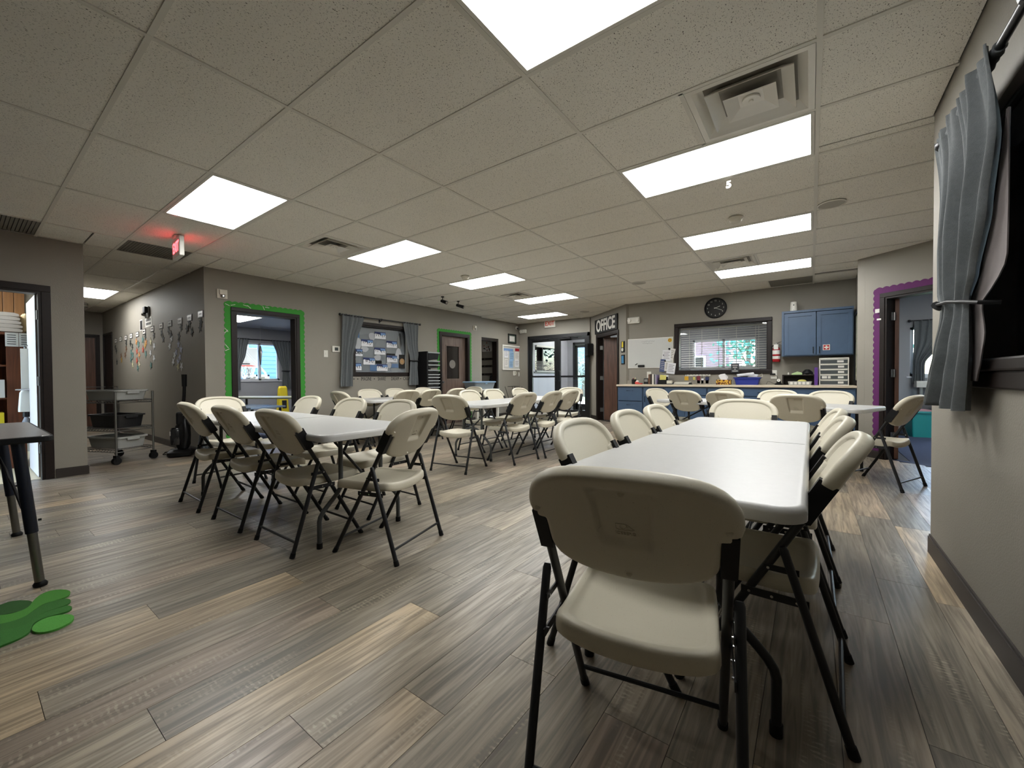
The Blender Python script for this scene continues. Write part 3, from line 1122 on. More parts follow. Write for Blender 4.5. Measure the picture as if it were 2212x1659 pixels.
# red EXIT sign on the ceiling, at right angles to the camera view of the left wall
t = thing('exit_sign', 'red lit EXIT sign hanging from the ceiling near the corridor', 'sign', (-5.52, 1.46, CEIL), math.radians(-4))
MB().rbox((-.07, -.04, -.022), (.07, .04, 0), .006).build('canopy', M['white'], t)
MB().rbox((-.16, -.022, -.23), (.16, .022, -.022), .008).build('housing', M['white'], t)
text('letters', 'EXIT', .15, M['exit_red'], t, (0, -.0235, -.126), sx=.86, bold=.003)
text('letters', 'EXIT', .15, M['exit_red'], t, (0, .0235, -.126), (PI / 2, 0, PI), sx=.86, bold=.003)
t = thing('exit_sign', 'white EXIT sign with orange letters above the glass entrance doors', 'sign', (-5.80, YV, 2.55))
MB().rbox((-.17, -.05, -.105), (.17, 0, .105), .01).build('housing', M['white'], t)
text('letters', 'EXIT', .17, M['exit_orange'], t, (0, -.052, 0), sx=.85, bold=.002)

# ------------------------------------------------------------------ folding chair
def TU(w): return .485 - .563 * w


def outline(half, n=72):
    """mirror a right half outline (v, w) and resample it evenly"""
    pts = [Vector(p) for p in half] + [Vector((-v, w)) for v, w in reversed(half[1:-1])]
    pts.append(pts[0])
    ln = [0]
    for a, b_ in zip(pts[:-1], pts[1:]): ln.append(ln[-1] + (b_ - a).length)
    out = []
    k = 0
    for q in range(n):
        s = ln[-1] * q / n
        while ln[k + 1] < s: k += 1
        f = (s - ln[k]) / max(1e-9, ln[k + 1] - ln[k])
        out.append(pts[k].lerp(pts[k + 1], f))
    return out


def smooth01(x):
    x = max(0.0, min(1.0, x))
    return x * x * (3 - 2 * x)


def chair_meshes():
    R = {}
    # backrest: lofted shell with a rounded rim, bowed so it cups the sitter
    half = [(0, .884), (.04, .8838), (.08, .882), (.12, .8785), (.155, .872), (.185, .861), (.21, .846), (.228, .828), (.239, .808), (.245, .787), (.246, .768),
            (.241, .752), (.230, .747), (.214, .747), (.206, .742), (.2045, .72), (.204, .69), (.2025, .665), (.197, .648), (.184, .630), (.163, .616), (.13, .604), (.09, .596), (.045, .5915), (0, .590)]
    P = outline(half, 132)
    c = Vector((0, .735))

    def place(v, w, off):
        bow = -.026 * (1 - (v / .24) ** 2)
        return (TU(w) + bow + off * .87, v, w + off * .49)

    def ring(s, off_fn):
        out = []
        for p in P:
            q = c + (p - c) * s
            out.append(place(q.x, q.y, off_fn(q.x, q.y)))
        return out

    def rear(v, w):
        base = -.019
        # shallow tapering pocket that carries the maker's emblem
        t = (w - .70) / .155
        hw = .058 + .011 * t
        inside = smooth01((hw - abs(v)) / .007 + .5) * smooth01((.850 - w) / .006 + .5) * smooth01((w - .69) / .035)
        return base + .0125 * inside

    def front(v, w):
        return .0135
    rings = [ring(.02 + .0195 * q, rear) for q in range(37)] + [ring(s, rear) for s in (.77, .82, .87, .915)]
    rings += [ring(.945, lambda v, w: -.0185), ring(.968, lambda v, w: -.0155), ring(.987, lambda v, w: -.0105), ring(.998, lambda v, w: -.003), ring(1.0, lambda v, w: .004),
              ring(.997, lambda v, w: .012), ring(.985, lambda v, w: .019), ring(.962, lambda v, w: .0235), ring(.93, lambda v, w: .0255), ring(.87, lambda v, w: .0255), ring(.83, lambda v, w: .024), ring(.812, lambda v, w: .0165), ring(.80, lambda v, w: .0165)]
    rings += [ring(s, lambda v, w: .017) for s in (.6, .4, .2, .02)]
    b = MB()
    b.loft(rings)
    for v, w in ((0, .838), (.215, .775), (-.215, .775), (0, .617)):
        o = -.0198 + (.0125 if v == 0 and w > .8 else 0)
        p = Vector(place(v, w, o))
        Mx = Matrix.Translation(p) @ Matrix.Rotation(-math.radians(60.6), 4, 'Y')
        b.lathe([(.0, .0005), (.0055, .0005), (.0075, -.0012)], 12, M=Mx, m=1, caps=False)
    R['backrest'] = b.mesh('backrest', [M['plastic'], M['plastic_emblem']], True, 60)
    # emblem: raised lettering and a small peak outline
    cu = D.curves.new('emblem', 'FONT')
    cu.body = 'ICEBERG'
    cu.size = .0125
    cu.extrude = .0006
    cu.align_x = 'CENTER'
    tmp = D.objects.new('t', cu)
    me = D.meshes.new_from_object(tmp)
    D.objects.remove(tmp)
    # the emblem faces backwards: its right is -v
    th = math.atan2(.49, .87)
    e_up = Vector((TU(1) - TU(0), 0, 1)).normalized()
    e_rt = Vector((0, -1, 0))
    e_n = e_rt.cross(e_up)
    org = Vector(place(0, .735, -.019 + .0125 - .0008))
    eb = MB()
    eb.add([org + e_rt * v.co.x + e_up * (v.co.y - .012) + e_n * v.co.z for v in me.vertices], [list(p.vertices) for p in me.polygons])
    line = [(-.021, .006), (-.021, .022), (-.012, .022), (.004, .022), (.0075, .019), (.012, .014), (.021, .006), (.012, .003), (.006, .005), (0, .002), (-.008, .005), (-.014, .003), (-.021, .006)]
    eb.tube([org + e_rt * x + e_up * y for x, y in line], .0007, 6)
    eb.tube([org + e_rt * x + e_up * y for x, y in [(-.008, .022), (-.012, .012), (-.004, .006), (.004, .014), (.002, .022), (.008, .012)]], .0006, 6)
    R['emblem'] = eb.mesh('emblem', M['plastic_emblem'])
    # seat: dished shell with rolled front and back lips
    half = [(0, .525), (.06, .5245), (.12, .521), (.157, .512), (.182, .497), (.195, .475), (.200, .45), (.2025, .36), (.2035, .25), (.204, .17), (.204, .135), (.199, .110), (.187, .097), (.155, .090), (.09, .0865), (0, .085)]
    P2 = outline(half, 80)
    c2 = Vector((0, .31))

    def seat_z(v, u):
        side = abs(v) / .2
        z = .436 + .012 * side ** 3
        z += .012 * smooth01((.18 - u) / .09) * (.15 + .85 * side ** 2)
        z -= .020 * (1 - side ** 2) * math.exp(-((u - .24) / .13) ** 2)
        z -= .010 * smooth01((u - .44) / .085)
        return z

    def r2(s, dz, flat=None):
        out = []
        for p in P2:
            q = c2 + (p - c2) * s
            z = seat_z(q.x, q.y) + dz if flat is None else flat + (seat_z(q.x, q.y) - .436) * .8
            out.append((q.y, q.x, z))
        return out
    rr = [r2(.02, 0), r2(.2, 0), r2(.4, 0), r2(.6, 0), r2(.75, 0), r2(.83, 0), r2(.845, .003), r2(.87, .0035), r2(.93, .0035), r2(.965, .001), r2(.985, -.006), r2(.997, -.016), r2(1.0, -.030), r2(1.0, -.044), r2(.985, -.049), r2(.97, -.044), r2(.96, -.026), r2(.6, -.022), r2(.02, -.022)]
    b = MB()
    b.loft(rr)
    R['seat'] = b.mesh('seat', M['plastic'], True, 60)
    # tubes
    for s, nm in ((1, 'l'), (-1, 'r')):
        v = .2185 * s
        b = MB()
        b.tube([(TU(.70), v, .70), (TU(.025), v, .025)], .0125, 12)
        R['front_leg' + nm] = b.mesh('leg', M['charcoal'], True)
        b = MB()
        b.tube([(TU(.03), v, .03), (TU(.0) + .001, v, .0)], [.0145, .0155], 12)
        R['front_cap' + nm] = b.mesh('foot_cap', M['black'], True)
        b = MB()
        e = Vector((TU(1) - TU(0), 0, 1)).normalized()
        f = Vector((0, 1, 0))
        n_ = e.cross(f)
        p0 = Vector((TU(.640) + .004, v, .640))
        p1 = Vector((TU(.762) + .004, v, .762))
        rect = [(-.0175, -.026), (.0175, -.026), (.0175, .026), (-.0175, .026)]
        rect2 = [(-.015, -.021), (.015, -.021), (.015, .021), (-.015, .021)]
        b.loft([[p0 + f * x * .9 + n_ * y * .9 for x, y in rect2], [p0 + e * .006 + f * x + n_ * y for x, y in rect], [p1 + f * x + n_ * y for x, y in rect]])
        R['sleeve' + nm] = b.mesh('sleeve', M['black'])
        v2 = .2435 * s
        b = MB()
        b.tube([(.008, v2, .025), (.168, v2, .545), (.172, v2, .556)], [.0125, .0125, .009], 12)
        R['rear_leg' + nm] = b.mesh('leg', M['charcoal'], True)
        b = MB()
        b.tube([(.009, v2, .03), (.0, v2, .0)], [.0145, .0155], 12)
        R['rear_cap' + nm] = b.mesh('foot_cap', M['black'], True)
        b = MB()
        vb = .231 * s
        b.box((.105, vb - .002, .378), (.285, vb + .002, .402)).box((.13, vb - .002, .470), (.222, vb + .002, .488))
        for u, w in ((.135, .39), (.20, .39), (.262, .39), (.145, .479), (.21, .479)):
            b.tube([(u, vb - .006, w), (u, vb + .006, w)], .0045, 8, m=1)
        R['hinge_bracket' + nm] = b.mesh('hinge_bracket', [M['charcoal'], M['chrome']])
    b = MB()
    b.tube([(.026, -.24, .085), (.026, .24, .085)], .0075, 8)
    R['rear_stretcher'] = b.mesh('stretcher', M['charcoal'], True)
    b = MB()
    b.tube([(TU(.10), -.222, .10), (TU(.10), .222, .10)], .0075, 8)
    R['front_stretcher'] = b.mesh('stretcher', M['charcoal'], True)
    return R


M['plastic_emblem'] = speckle_mat('cream_plastic_emboss', 'bfb9a6', '6a6454', 420, .70, .5, .4, soft=.03)  # slightly darker cream for the emblem and back screws
CH = chair_meshes()
GRP = {1: 'folding chairs around the front table', 2: 'folding chairs around the left table', 3: 'folding chairs around the middle table',
       4: 'folding chairs around the table by the blue cabinets', 5: 'folding chairs around the table by the curtained window'}


def chair(x, y, deg, label, tb):
    t = thing('folding_chair', label, 'chair', (x, y, 0), math.radians(deg), GRP[tb])
    bk = link('backrest', CH['backrest'], t)
    link('emblem', CH['emblem'], bk)
    link('seat', CH['seat'], t)
    for s in 'lr':
        a = link('leg', CH['front_leg' + s], t)
        link('foot_cap', CH['front_cap' + s], a)
        a = link('leg', CH['rear_leg' + s], t)
        link('foot_cap', CH['rear_cap' + s], a)
        link('sleeve', CH['sleeve' + s], t)
        link('hinge_bracket', CH['hinge_bracket' + s], t)
    link('stretcher', CH['rear_stretcher'], t)
    link('stretcher', CH['front_stretcher'], t)
    return t


fgc = chair(-.337, .872, 100.8, 'nearest cream folding chair, its back to us at the near end of the front table', 1)
fgc.scale = (.975, .985, .985)
chair(.112, 1.72, 178, 'cream folding chair nearest us on the right side of the front table', 1)
chair(.112, 2.385, 180, 'second cream folding chair on the right side of the front table', 1)
chair(.115, 2.94, 181, 'third and farthest cream folding chair on the right side of the front table', 1)
chair(-.846, 1.65, 0, 'cream folding chair nearest us on the left side of the front table', 1)
chair(-.842, 2.244, 0, 'middle cream folding chair on the left side of the front table', 1)
chair(-.843, 2.771, 1, 'farthest cream folding chair on the left side of the front table', 1)
chair(-.445, 3.80, -90, 'cream folding chair facing us across the far end of the front table', 1)
chair(-1.974, 1.72, 194.9, 'cream folding chair at the right end of the left table, turned slightly', 2)
chair(-2.751, 1.182, 90.1, 'near-side chair of the left table, closest to its right end', 2)
chair(-3.468, 1.167, 90.2, 'middle chair on the near side of the left table', 2)
chair(-4.233, 1.156, 88.5, 'near-side chair of the left table, closest to the vacuum cleaner', 2)
chair(-2.93, 2.33, -90, 'far-side chair of the left table, closest to its right end', 2)
chair(-3.605, 2.308, -90, 'middle chair on the far side of the left table', 2)
chair(-4.465, 2.336, -90, 'far-side chair of the left table, below the green door border', 2)
chair(-5.20, 1.70, 8, 'cream folding chair at the far left end of the left table', 2)
chair(-3.326, 3.298, 98.2, 'chair with its back to us at the near end of the middle table', 3)
chair(-2.897, 4.275, 176.1, 'right-side chair of the middle table, nearest us', 3)
chair(-2.84, 4.871, 181, 'second right-side chair of the middle table', 3)
chair(-2.86, 5.42, 181, 'right-side chair of the middle table, nearest the entrance doors', 3)
chair(-4.25, 4.67, 2, 'left-side chair of the middle table, nearest us', 3)
chair(-4.25, 5.25, -2, 'middle chair on the left side of the middle table', 3)
chair(-4.25, 6.02, 0, 'left-side chair of the middle table, nearest the entrance doors', 3)
chair(-3.60, 6.78, -80, 'chair facing us at the far end of the middle table, before the glass doors', 3)
chair(.789, 5.313, 153.3, 'chair at the right end of the cabinet table, beside the purple doorway', 4)
chair(-1.43, 5.93, 70, 'left chair with its back to us at the table before the cabinets', 4)
chair(-.90, 5.70, 68, 'middle chair with its back to us at the table before the cabinets', 4)
chair(-.13, 5.10, 78, 'right chair with its back to us at the table before the cabinets', 4)
chair(-1.0, 6.94, -112, 'left chair on the cabinet side of the table before the cabinets', 4)
chair(-.35, 6.56, -105, 'middle chair on the cabinet side of the table before the cabinets', 4)
chair(.20, 6.40, -108, 'right chair on the cabinet side of the table, below the plastic drawers', 4)
chair(-2.02, 6.66, -24, 'chair at the left end of the table before the cabinets', 4)
chair(-5.75, 3.42, 90, 'chair with its back to us at the near end of the curtained window table', 5)
chair(-5.22, 4.32, 178, 'nearest room-side chair of the table by the curtained window', 5)
chair(-5.22, 4.83, 182, 'middle chair on the room side of the table by the curtained window', 5)
chair(-5.24, 5.48, 180, 'farthest chair on the room side of the table by the curtained window', 5)
chair(-6.33, 4.34, 0, 'nearest chair on the window side of the table by the curtained window', 5)
chair(-6.33, 4.90, 0, 'middle chair on the window side of the table by the curtained window', 5)
chair(-6.33, 5.60, 0, 'farthest chair on the window side of the table by the curtained window', 5)
chair(-5.75, 6.52, -90, 'chair facing us at the far end of the table by the curtained window', 5)


# ------------------------------------------------------------------ folding tables
def rrect(hx, hy, r, n=6):
    out = []
    for cx_, cy_, a0 in ((hx - r, hy - r, 0), (-hx + r, hy - r, 90), (-hx + r, -hy + r, 180), (hx - r, -hy + r, 270)):
        for k in range(n + 1):
            t = math.radians(a0 + 90 * k / n)
            out.append((cx_ + r * math.cos(t), cy_ + r * math.sin(t)))
    return out


def table_half(side, L=2.44, W=.76, r=.07):
    """one folding half of the blow moulded top; side = +1 / -1 along local x"""
    prof = [(.0, -.0445), (.004, -.047), (.0, -.046), (-.001, -.028), (.0, -.012), (-.003, -.005), (-.009, -.0005), (-.016, 0), (-.022, -.0012), (-.028, -.0012)]
    rings = []
    base = rrect(L / 2, W / 2, r)
    for ins, z in [(-.06, -.04), (-.012, -.047), (0, -.042), (.0, -.018), (-.0025, -.008), (-.008, -.002), (-.016, 0), (-.021, -.001), (-.028, -.001)]:
        pts = rrect(L / 2 + ins, W / 2 + ins, max(.012, r + ins))
        ring = []
        for x, y in pts:
            x = x * side
            x = max(x * 1, .0008 if ins > -.004 else .0008) if side > 0 else min(x, -.0008)
            ring.append((x, y, .74 + z))
        rings.append(ring)
    return MB().loft(rings)


def folding_table(x, y, deg, label, tube):
    t = thing('folding_table', label, 'table', (x, y, 0), math.radians(deg), 'white folding tables')
    for s in (1, -1):
        table_half(s).build('tabletop_half', M['tabletop'], t, True, 50)
        xe = s * (1.22 - .20)
        fr = MB()
        fr.tube([(xe, -.17, .695), (xe, .17, .695)], .0125, 10)
        fr.tube([(xe, -.155, .36)] + [(xe, -.155 + .31 * k / 10, .36 + .055 * math.sin(PI * k / 10)) for k in range(1, 10)] + [(xe, .155, .36)], .0125, 10)
        fr.tube([(xe - s * .01, 0, .69), (s * .52, 0, .685)], .007, 8)
        fr.tube([(xe, 0, .43), (s * .55, 0, .68)], .009, 8)
        fr.build('leg_frame', tube, t, True)
        for q in (1, -1):
            pts = [(xe, q * .155, .69), (xe, q * .155, .42)]
            for k in range(0, 9):
                f = k / 8
                pts.append((xe, q * (.155 + .15 * smooth01(f)), .38 - .21 * f))
            pts += [(xe, q * .305, .12), (xe, q * .305, .02)]
            lg = MB().tube(pts, .0145, 12).build('leg', tube, t, True)
            MB().tube([(xe, q * .305, .035), (xe, q * .305, 0)], .018, 12).build('foot_cap', M['black'], lg, True)
    return t


folding_table(-.385, 2.46, 90, 'long white folding table in the foreground, with a bluish window reflection', M['charcoal'])
folding_table(-3.53, 1.66, 0, 'white folding table at left, parallel to the stretch before the green door', M['graytube'])
folding_table(-3.64, 5.08, 91, 'white folding table in the middle, leading toward the glass doors', M['graytube'])
folding_table(-.60, 6.08, -21, 'white folding table standing askew before the blue cabinets', M['charcoal'])
folding_table(-5.78, 4.98, 90, 'white folding table by the curtained window on the left wall', M['charcoal'])


# ------------------------------------------------------------------ wall mounts: local x runs right along the wall, -y points into the room
def mount(w, s, z=0.0, out=0.0):
    if w == 'L': return (XL + out, s, z), PI / 2
    if w == 'J': return (XJ + out, s, z), PI / 2
    if w == 'P': return (XP + out, s, z), PI / 2
    if w == 'F': return (s, YF - out, z), 0
    if w == 'V': return (s, YV - out, z), 0
    if w == 'S': return (s, 2.06 - out, z), 0
    if w == 'R': return (XR - out, s, z), -PI / 2
    if w == 'O': return (OFF0[0] + s * math.cos(AO) + out * math.sin(AO), OFF0[1] + s * math.sin(AO) - out * math.cos(AO), z), AO
    if w == 'U': return (PUR0[0] + s * math.cos(AP) + out * math.sin(AP), PUR0[1] + s * math.sin(AP) - out * math.cos(AP), z), AP


def wthing(name, label, cat, w, s, z=0.0, group=None, out=0.0):
    loc, rz = mount(w, s, z, out)
    return thing(name, label, cat, loc, rz, group)


# ---- scalloped paper borders round three doorways
def border(w, s0, s1, h, wd, m, label, pitch=.075, sides='LTR', th=.003):
    t = wthing('door_border', label, 'border', w, (s0 + s1) / 2, 0, out=.001)
    c = (s0 + s1) / 2
    a, b_ = s0 - c, s1 - c

    def scal(length):
        n = max(3, int(length / pitch))
        pts = []
        for k in range(n):
            for q in range(5):
                f = q / 5
                pts.append((length * (k + f) / n, wd + .016 * math.sin(PI * f) - .016))
        pts.append((length, wd - .016))
        return [(0, 0)] + pts + [(length, 0)]
    Mv = lambda x0, mir: Matrix(((0, -1 if mir else 1, 0, x0), (0, 0, -1, 0), (1, 0, 0, 0), (0, 0, 0, 1)))
    if 'L' in sides:
        MB().prism(scal(h + wd - .02), 0, th, M=Mv(a, True)).build('border_strip', m, t)
    if 'R' in sides:
        MB().prism(scal(h + wd - .02), 0, th, M=Mv(b_, False)).build('border_strip', m, t)
    if 'T' in sides:
        Mt = Matrix(((1, 0, 0, a - wd + .03), (0, 0, -1, -.001), (0, 1, 0, h), (0, 0, 0, 1)))
        MB().prism(scal(b_ - a + 2 * wd - .06), 0, th, M=Mt).build('border_strip', m, t)
    return t


bt = border('L', D1[0] - .055, D1[1] + .055, 2.12, .085, M['green'], 'green scalloped paper border around the open doorway at left')
for x, z, r in ((-.53, 2.145, .4), (-.46, 2.15, -.3), (-.30, 2.165, .2), (-.25, 2.15, .7), (-.05, 2.16, 1.2), (.0, 2.175, .1), (-.545, 1.78, .9), (-.55, 1.76, -.8), (-.545, 1.55, .9), (-.54, 1.5, -.5)):
    MB().cbox((0, 0, 0), (.06, .002, .008)).build('torn_scrap', M['paper'], bt)
    o = bt.children[-1]
    o.location = (x, -.006, z)
    o.rotation_euler = (0, r, 0)
border('L', D2[0] - .055, D2[1] + .055, 2.125, .07, M['green'], 'green scalloped paper border around the closed wooden door')
bp = border('U', PD[0] - .055, PD[1] + .055, 2.115, .085, M['purple'], 'purple scalloped paper border around the doorway at right')
for z, s in ((1.79, .0), (1.9, .0)):
    MB().cbox((-.56 + (.02 if z < 1.85 else 0), -.022, z), (.05, .003, .022 if z < 1.85 else .05)).build('paper_tag', M['paper'], bp)


# ---- fire alarm strobes
def strobe(w, s, z, label, k=1.0):
    t = wthing('fire_strobe', label, 'alarm', w, s, z, 'almond fire alarm strobes')
    MB().rbox((-.065 * k, -.022, -.065 * k), (.065 * k, 0, .065 * k), .006).build('back_plate', M['offwhite'], t)
    MB().rbox((-.04 * k, -.05, -.01 * k), (.04 * k, -.022, .055 * k), .005).build('horn', M['offwhite'], t)
    MB().tube([(0, -.022, -.032 * k), (0, -.05, -.032 * k), (0, -.062, -.032 * k)], [.026 * k, .024 * k, .01 * k], 14).build('strobe_lamp', M['chrome'], t, True)


strobe('L', 2.27, 2.285, 'almond fire strobe above left corner of the green bordered open doorway')
strobe('L', 7.66, 2.31, 'almond fire strobe right of the wooden door with the crest', .9)
t = wthing('fire_strobe', 'dark fire strobe high on the dark corridor wall with stars', 'alarm', 'S', -9.48, 2.27, 'fire strobe on the star wall')
MB().rbox((-.10, -.03, -.10), (.10, 0, .10), .008).build('back_plate', M['steel'], t)
MB().rbox((-.03, -.07, -.02), (.09, -.03, .09), .008).build('horn', M['charcoal'], t)
MB().tube([(-.05, -.03, -.04), (-.05, -.08, -.04)], [.035, .02], 12).build('strobe_lamp', M['chrome'], t, True)

# ---- thermostat, switches, outlets, phone
t = wthing('thermostat', 'white thermostat with dark screen beside the left curtain', 'thermostat', 'L', 3.98, 1.595)
MB().rbox((-.072, -.025, -.055), (.072, 0, .055), .01).build('case', M['white'], t)
MB().box((-.03, -.0265, -.028), (.035, -.025, .03)).build('screen', mat('lcd', '3a403f', .2), t)


def plate(w, s, z, label, wd=.072, ht=.116, kind='switch'):
    t = wthing('wall_' + kind, label, kind, w, s, z)
    MB().rbox((-wd / 2, -.006, -ht / 2), (wd / 2, 0, ht / 2), .003).build('face_plate', M['white'], t)
    if kind == 'switch':
        MB().rbox((-.011, -.012, -.02), (.011, -.006, .02), .003).build('toggle', M['white'], t)
    else:
        for dz in (-.02, .02):
            MB().lathe([(0, .0), (.016, .0), (.016, .003), (0, .003)], 14, M=Matrix.Translation((0, -.006, dz)) @ Matrix.Rotation(PI / 2, 4, 'X'), caps=False).build('socket', M['offwhite'], t)
    return t


plate('L', 3.80, 1.508, 'white light switch left of the thermostat')
plate('J', 9.75, 1.17, 'white light switch below the bulletin board, near the glass doors')
plate('L', 4.93, .42, 'white wall outlet low under the curtained window', kind='outlet')
t = wthing('intercom', 'white intercom handset on the wall below the bulletin board', 'phone', 'J', 9.48, 1.205)
MB().rbox((-.04, -.03, -.07), (.02, 0, .06), .006).build('base_unit', M['white'], t)
MB().tube([(.03, -.04, .06), (.035, -.055, 0), (.03, -.04, -.06)], .014, 8).build('handset', M['offwhite'], t, True)


# ---- curtains
def curtain(parent, edges, folds, amp, m, off, n=64, rows=30, th=.004, seed=0, name='fabric', head=None):
    """edges: list of (z, left, right, amp factor, extra out) from top to bottom, along local x"""
    rnd = random.Random(seed)
    ph = [rnd.random() * 6 for _ in range(4)]
    zs = [e[0] for e in edges]
    out = []

    def at(z):
        for a, b_ in zip(edges[:-1], edges[1:]):
            if a[0] >= z >= b_[0]:
                f = (a[0] - z) / max(1e-6, a[0] - b_[0])
                f = f * f * (3 - 2 * f) * .6 + f * .4
                return [p + (q - p) * f for p, q in zip(a, b_)]
        return list(edges[-1])
    front, back = [], []
    for r in range(rows + 1):
        z = zs[0] + (zs[-1] - zs[0]) * r / rows
        _, l, rr, af, ex = at(z)
        rowf, rowb = [], []
        for k in range(n + 1):
            s = k / n
            s2 = s + .012 * math.sin(2 * PI * folds * s + ph[1] + 1.2 * (1 - r / rows))
            x = l + (rr - l) * s2
            y = math.sin(2 * PI * folds * s + ph[0]) + .45 * math.sin(2 * PI * folds * 1.7 * s + ph[2] + .8 * r / rows) + .3 * math.sin(2 * PI * 2.3 * s + ph[3])
            y = -off - ex - amp * af * y
            dt = zs[0] - z
            if head:
                y += -head[0] * math.exp(-(dt / .12) ** 2) + head[1] * math.sin(2 * PI * head[2] * s + 1.3 * math.sin(5 * s)) * math.exp(-dt / .35)
            rowf.append((x, y, z))
            rowb.append((x, y + th, z))
        front.append(rowf)
        back.append(rowb)
    b = MB()
    vs = [p for r in front for p in r] + [p for r in back for p in r]
    N = n + 1
    T = N * (rows + 1)
    fs = []
    for r in range(rows):
        for k in range(n):
            a = r * N + k
            fs.append((a, a + 1, a + 1 + N, a + N))
            fs.append((T + a, T + a + N, T + a + 1 + N, T + a + 1))
    for r in range(rows):
        for k in (0, n):
            a = r * N + k
            fs.append((a, a + N, T + a + N, T + a))
    for k in range(n):
        for r in (0, rows):
            a = r * N + k
            fs.append((a, a + 1, T + a + 1, T + a))
    b.add(vs, fs)
    return b.build(name, m, parent, True, 80)


def rod(w, s0, s1, z, out, label, r=.011, brackets=(), m='blackmetal'):
    t = wthing('curtain_rod', label, 'curtain rod', w, s0, z)
    L = s1 - s0 if w != 'R' else s0 - s1
    MB().tube([(0, -out, 0), (L, -out, 0)], r, 12).build('pole', M[m], t, True)
    for x, d in ((0, -1), (L, 1)):
        MB().tube([(x, -out, 0), (x + d * .012, -out, 0), (x + d * .03, -out, 0), (x + d * .045, -out, 0)], [r, r * 2, r * 2.2, r * .8], 12).build('finial', M[m], t, True)
    for x in brackets:
        MB().tube([(x, 0, -.03), (x, -out * .6, -.03), (x, -out, -.012)], .008, 8).tube([(x - .009, -out, 0), (x + .009, -out, 0)], r * 1.7, 12).box((x - .015, -.008, -.06), (x + .015, 0, 0)).build('bracket', M[m], t)
    return t


rod('L', 4.05, 5.82, 2.205, .075, 'black curtain rod over the papered window on the left wall', brackets=(.1, .84, 1.68))
t = wthing('curtain', 'grey curtain left of the papered interior window', 'curtain', 'L', 4.26, 0, 'grey curtains at the papered window')
curtain(t, [(2.225, -.195, .25, .8, 0), (2.19, -.195, .245, .9, 0), (1.75, -.205, .09, 1, 0), (1.5, -.215, .02, 1, .0), (.935, -.24, .0, 1.1, .0)], 7, .016, M['curtain'], .075, seed=2)
t = wthing('curtain', 'grey curtain right of the papered window, tied with a black band', 'curtain', 'L', 5.66, 0, 'grey curtains at the papered window')
curtain(t, [(2.225, -.24, .145, .8, 0), (2.19, -.235, .145, .9, 0), (1.80, -.15, .12, .9, 0), (1.44, -.07, .14, .7, .0), (1.40, -.07, .14, .7, 0), (.935, -.10, .18, 1.1, .0)], 6, .016, M['curtain'], .075, seed=5)
MB().loft([[(-.085, -.055, z), (.155, -.055, z), (.155, -.105, z), (-.085, -.105, z)] for z in (1.425, 1.445)]).build('tieback', M['black'], t)

# the big curtain at right
rod('R', 2.84, .9, 2.195, .075, 'black curtain rod close to us at the upper right', r=.014, brackets=(.95, 2.0))
t = wthing('curtain', 'large grey curtain close to us at right, gathered by a black tie', 'curtain', 'R', 2.55, 0)
curtain(t, [(2.225, -.345, .425, .35, .008), (2.17, -.34, .43, .45, .006), (1.92, -.31, .455, 1.0, 0), (1.68, -.345, .36, 1.1, 0), (1.47, -.345, .22, .8, .0), (1.39, -.295, .13, .55, 0), (1.35, -.30, .13, .6, 0), (1.19, -.40, .14, 1.0, .0), (1.06, -.49, .12, 1.2, .0), (.925, -.57, .09, 1.35, .0)], 5, .024, M['curtain'], .078, n=150, rows=60, seed=11, head=(.012, .0075, 13))
curtain(t, [(1.98, .42, .43, .5, 0), (1.78, .36, .445, .5, 0), (1.65, .30, .45, .6, 0), (1.487, .20, .445, .6, 0), (1.443, .17, .42, .6, 0), (1.395, .09, .30, .6, 0), (1.355, .06, .19, .5, 0), (1.23, .08, .235, .6, 0), (1.136, .09, .195, .6, 0), (1.05, .07, .14, .5, 0)], 1, .006, M['curtain_back'], .055, n=16, rows=30, seed=3, name='lining')
pk = MB()
rn = random.Random(8)
pts, rad = [], []
for k in range(61):
    x_ = -.335 + .76 * k / 60
    pts.append((x_, -.075, 2.195))
    rad.append(.0185 + .002 * math.sin(k * 1.9) + .001 * math.sin(k * .8))
pk.tube(pts, rad, 14)
pk.build('rod_pocket', M['curtain'], t, True, 80)
tb = MB()
tb.tube([(-.24, -.02, 1.40), (-.25, -.085, 1.403), (-.21, -.108, 1.408), (-.05, -.105, 1.398), (.13, -.098, 1.372), (.235, -.075, 1.352), (.245, -.02, 1.345)], .008, 8)
tb.tube([(-.262, -.092, 1.395), (-.215, -.112, 1.408)], [.012, .018], 8)
tb.build('tieback', M['black'], t, True)

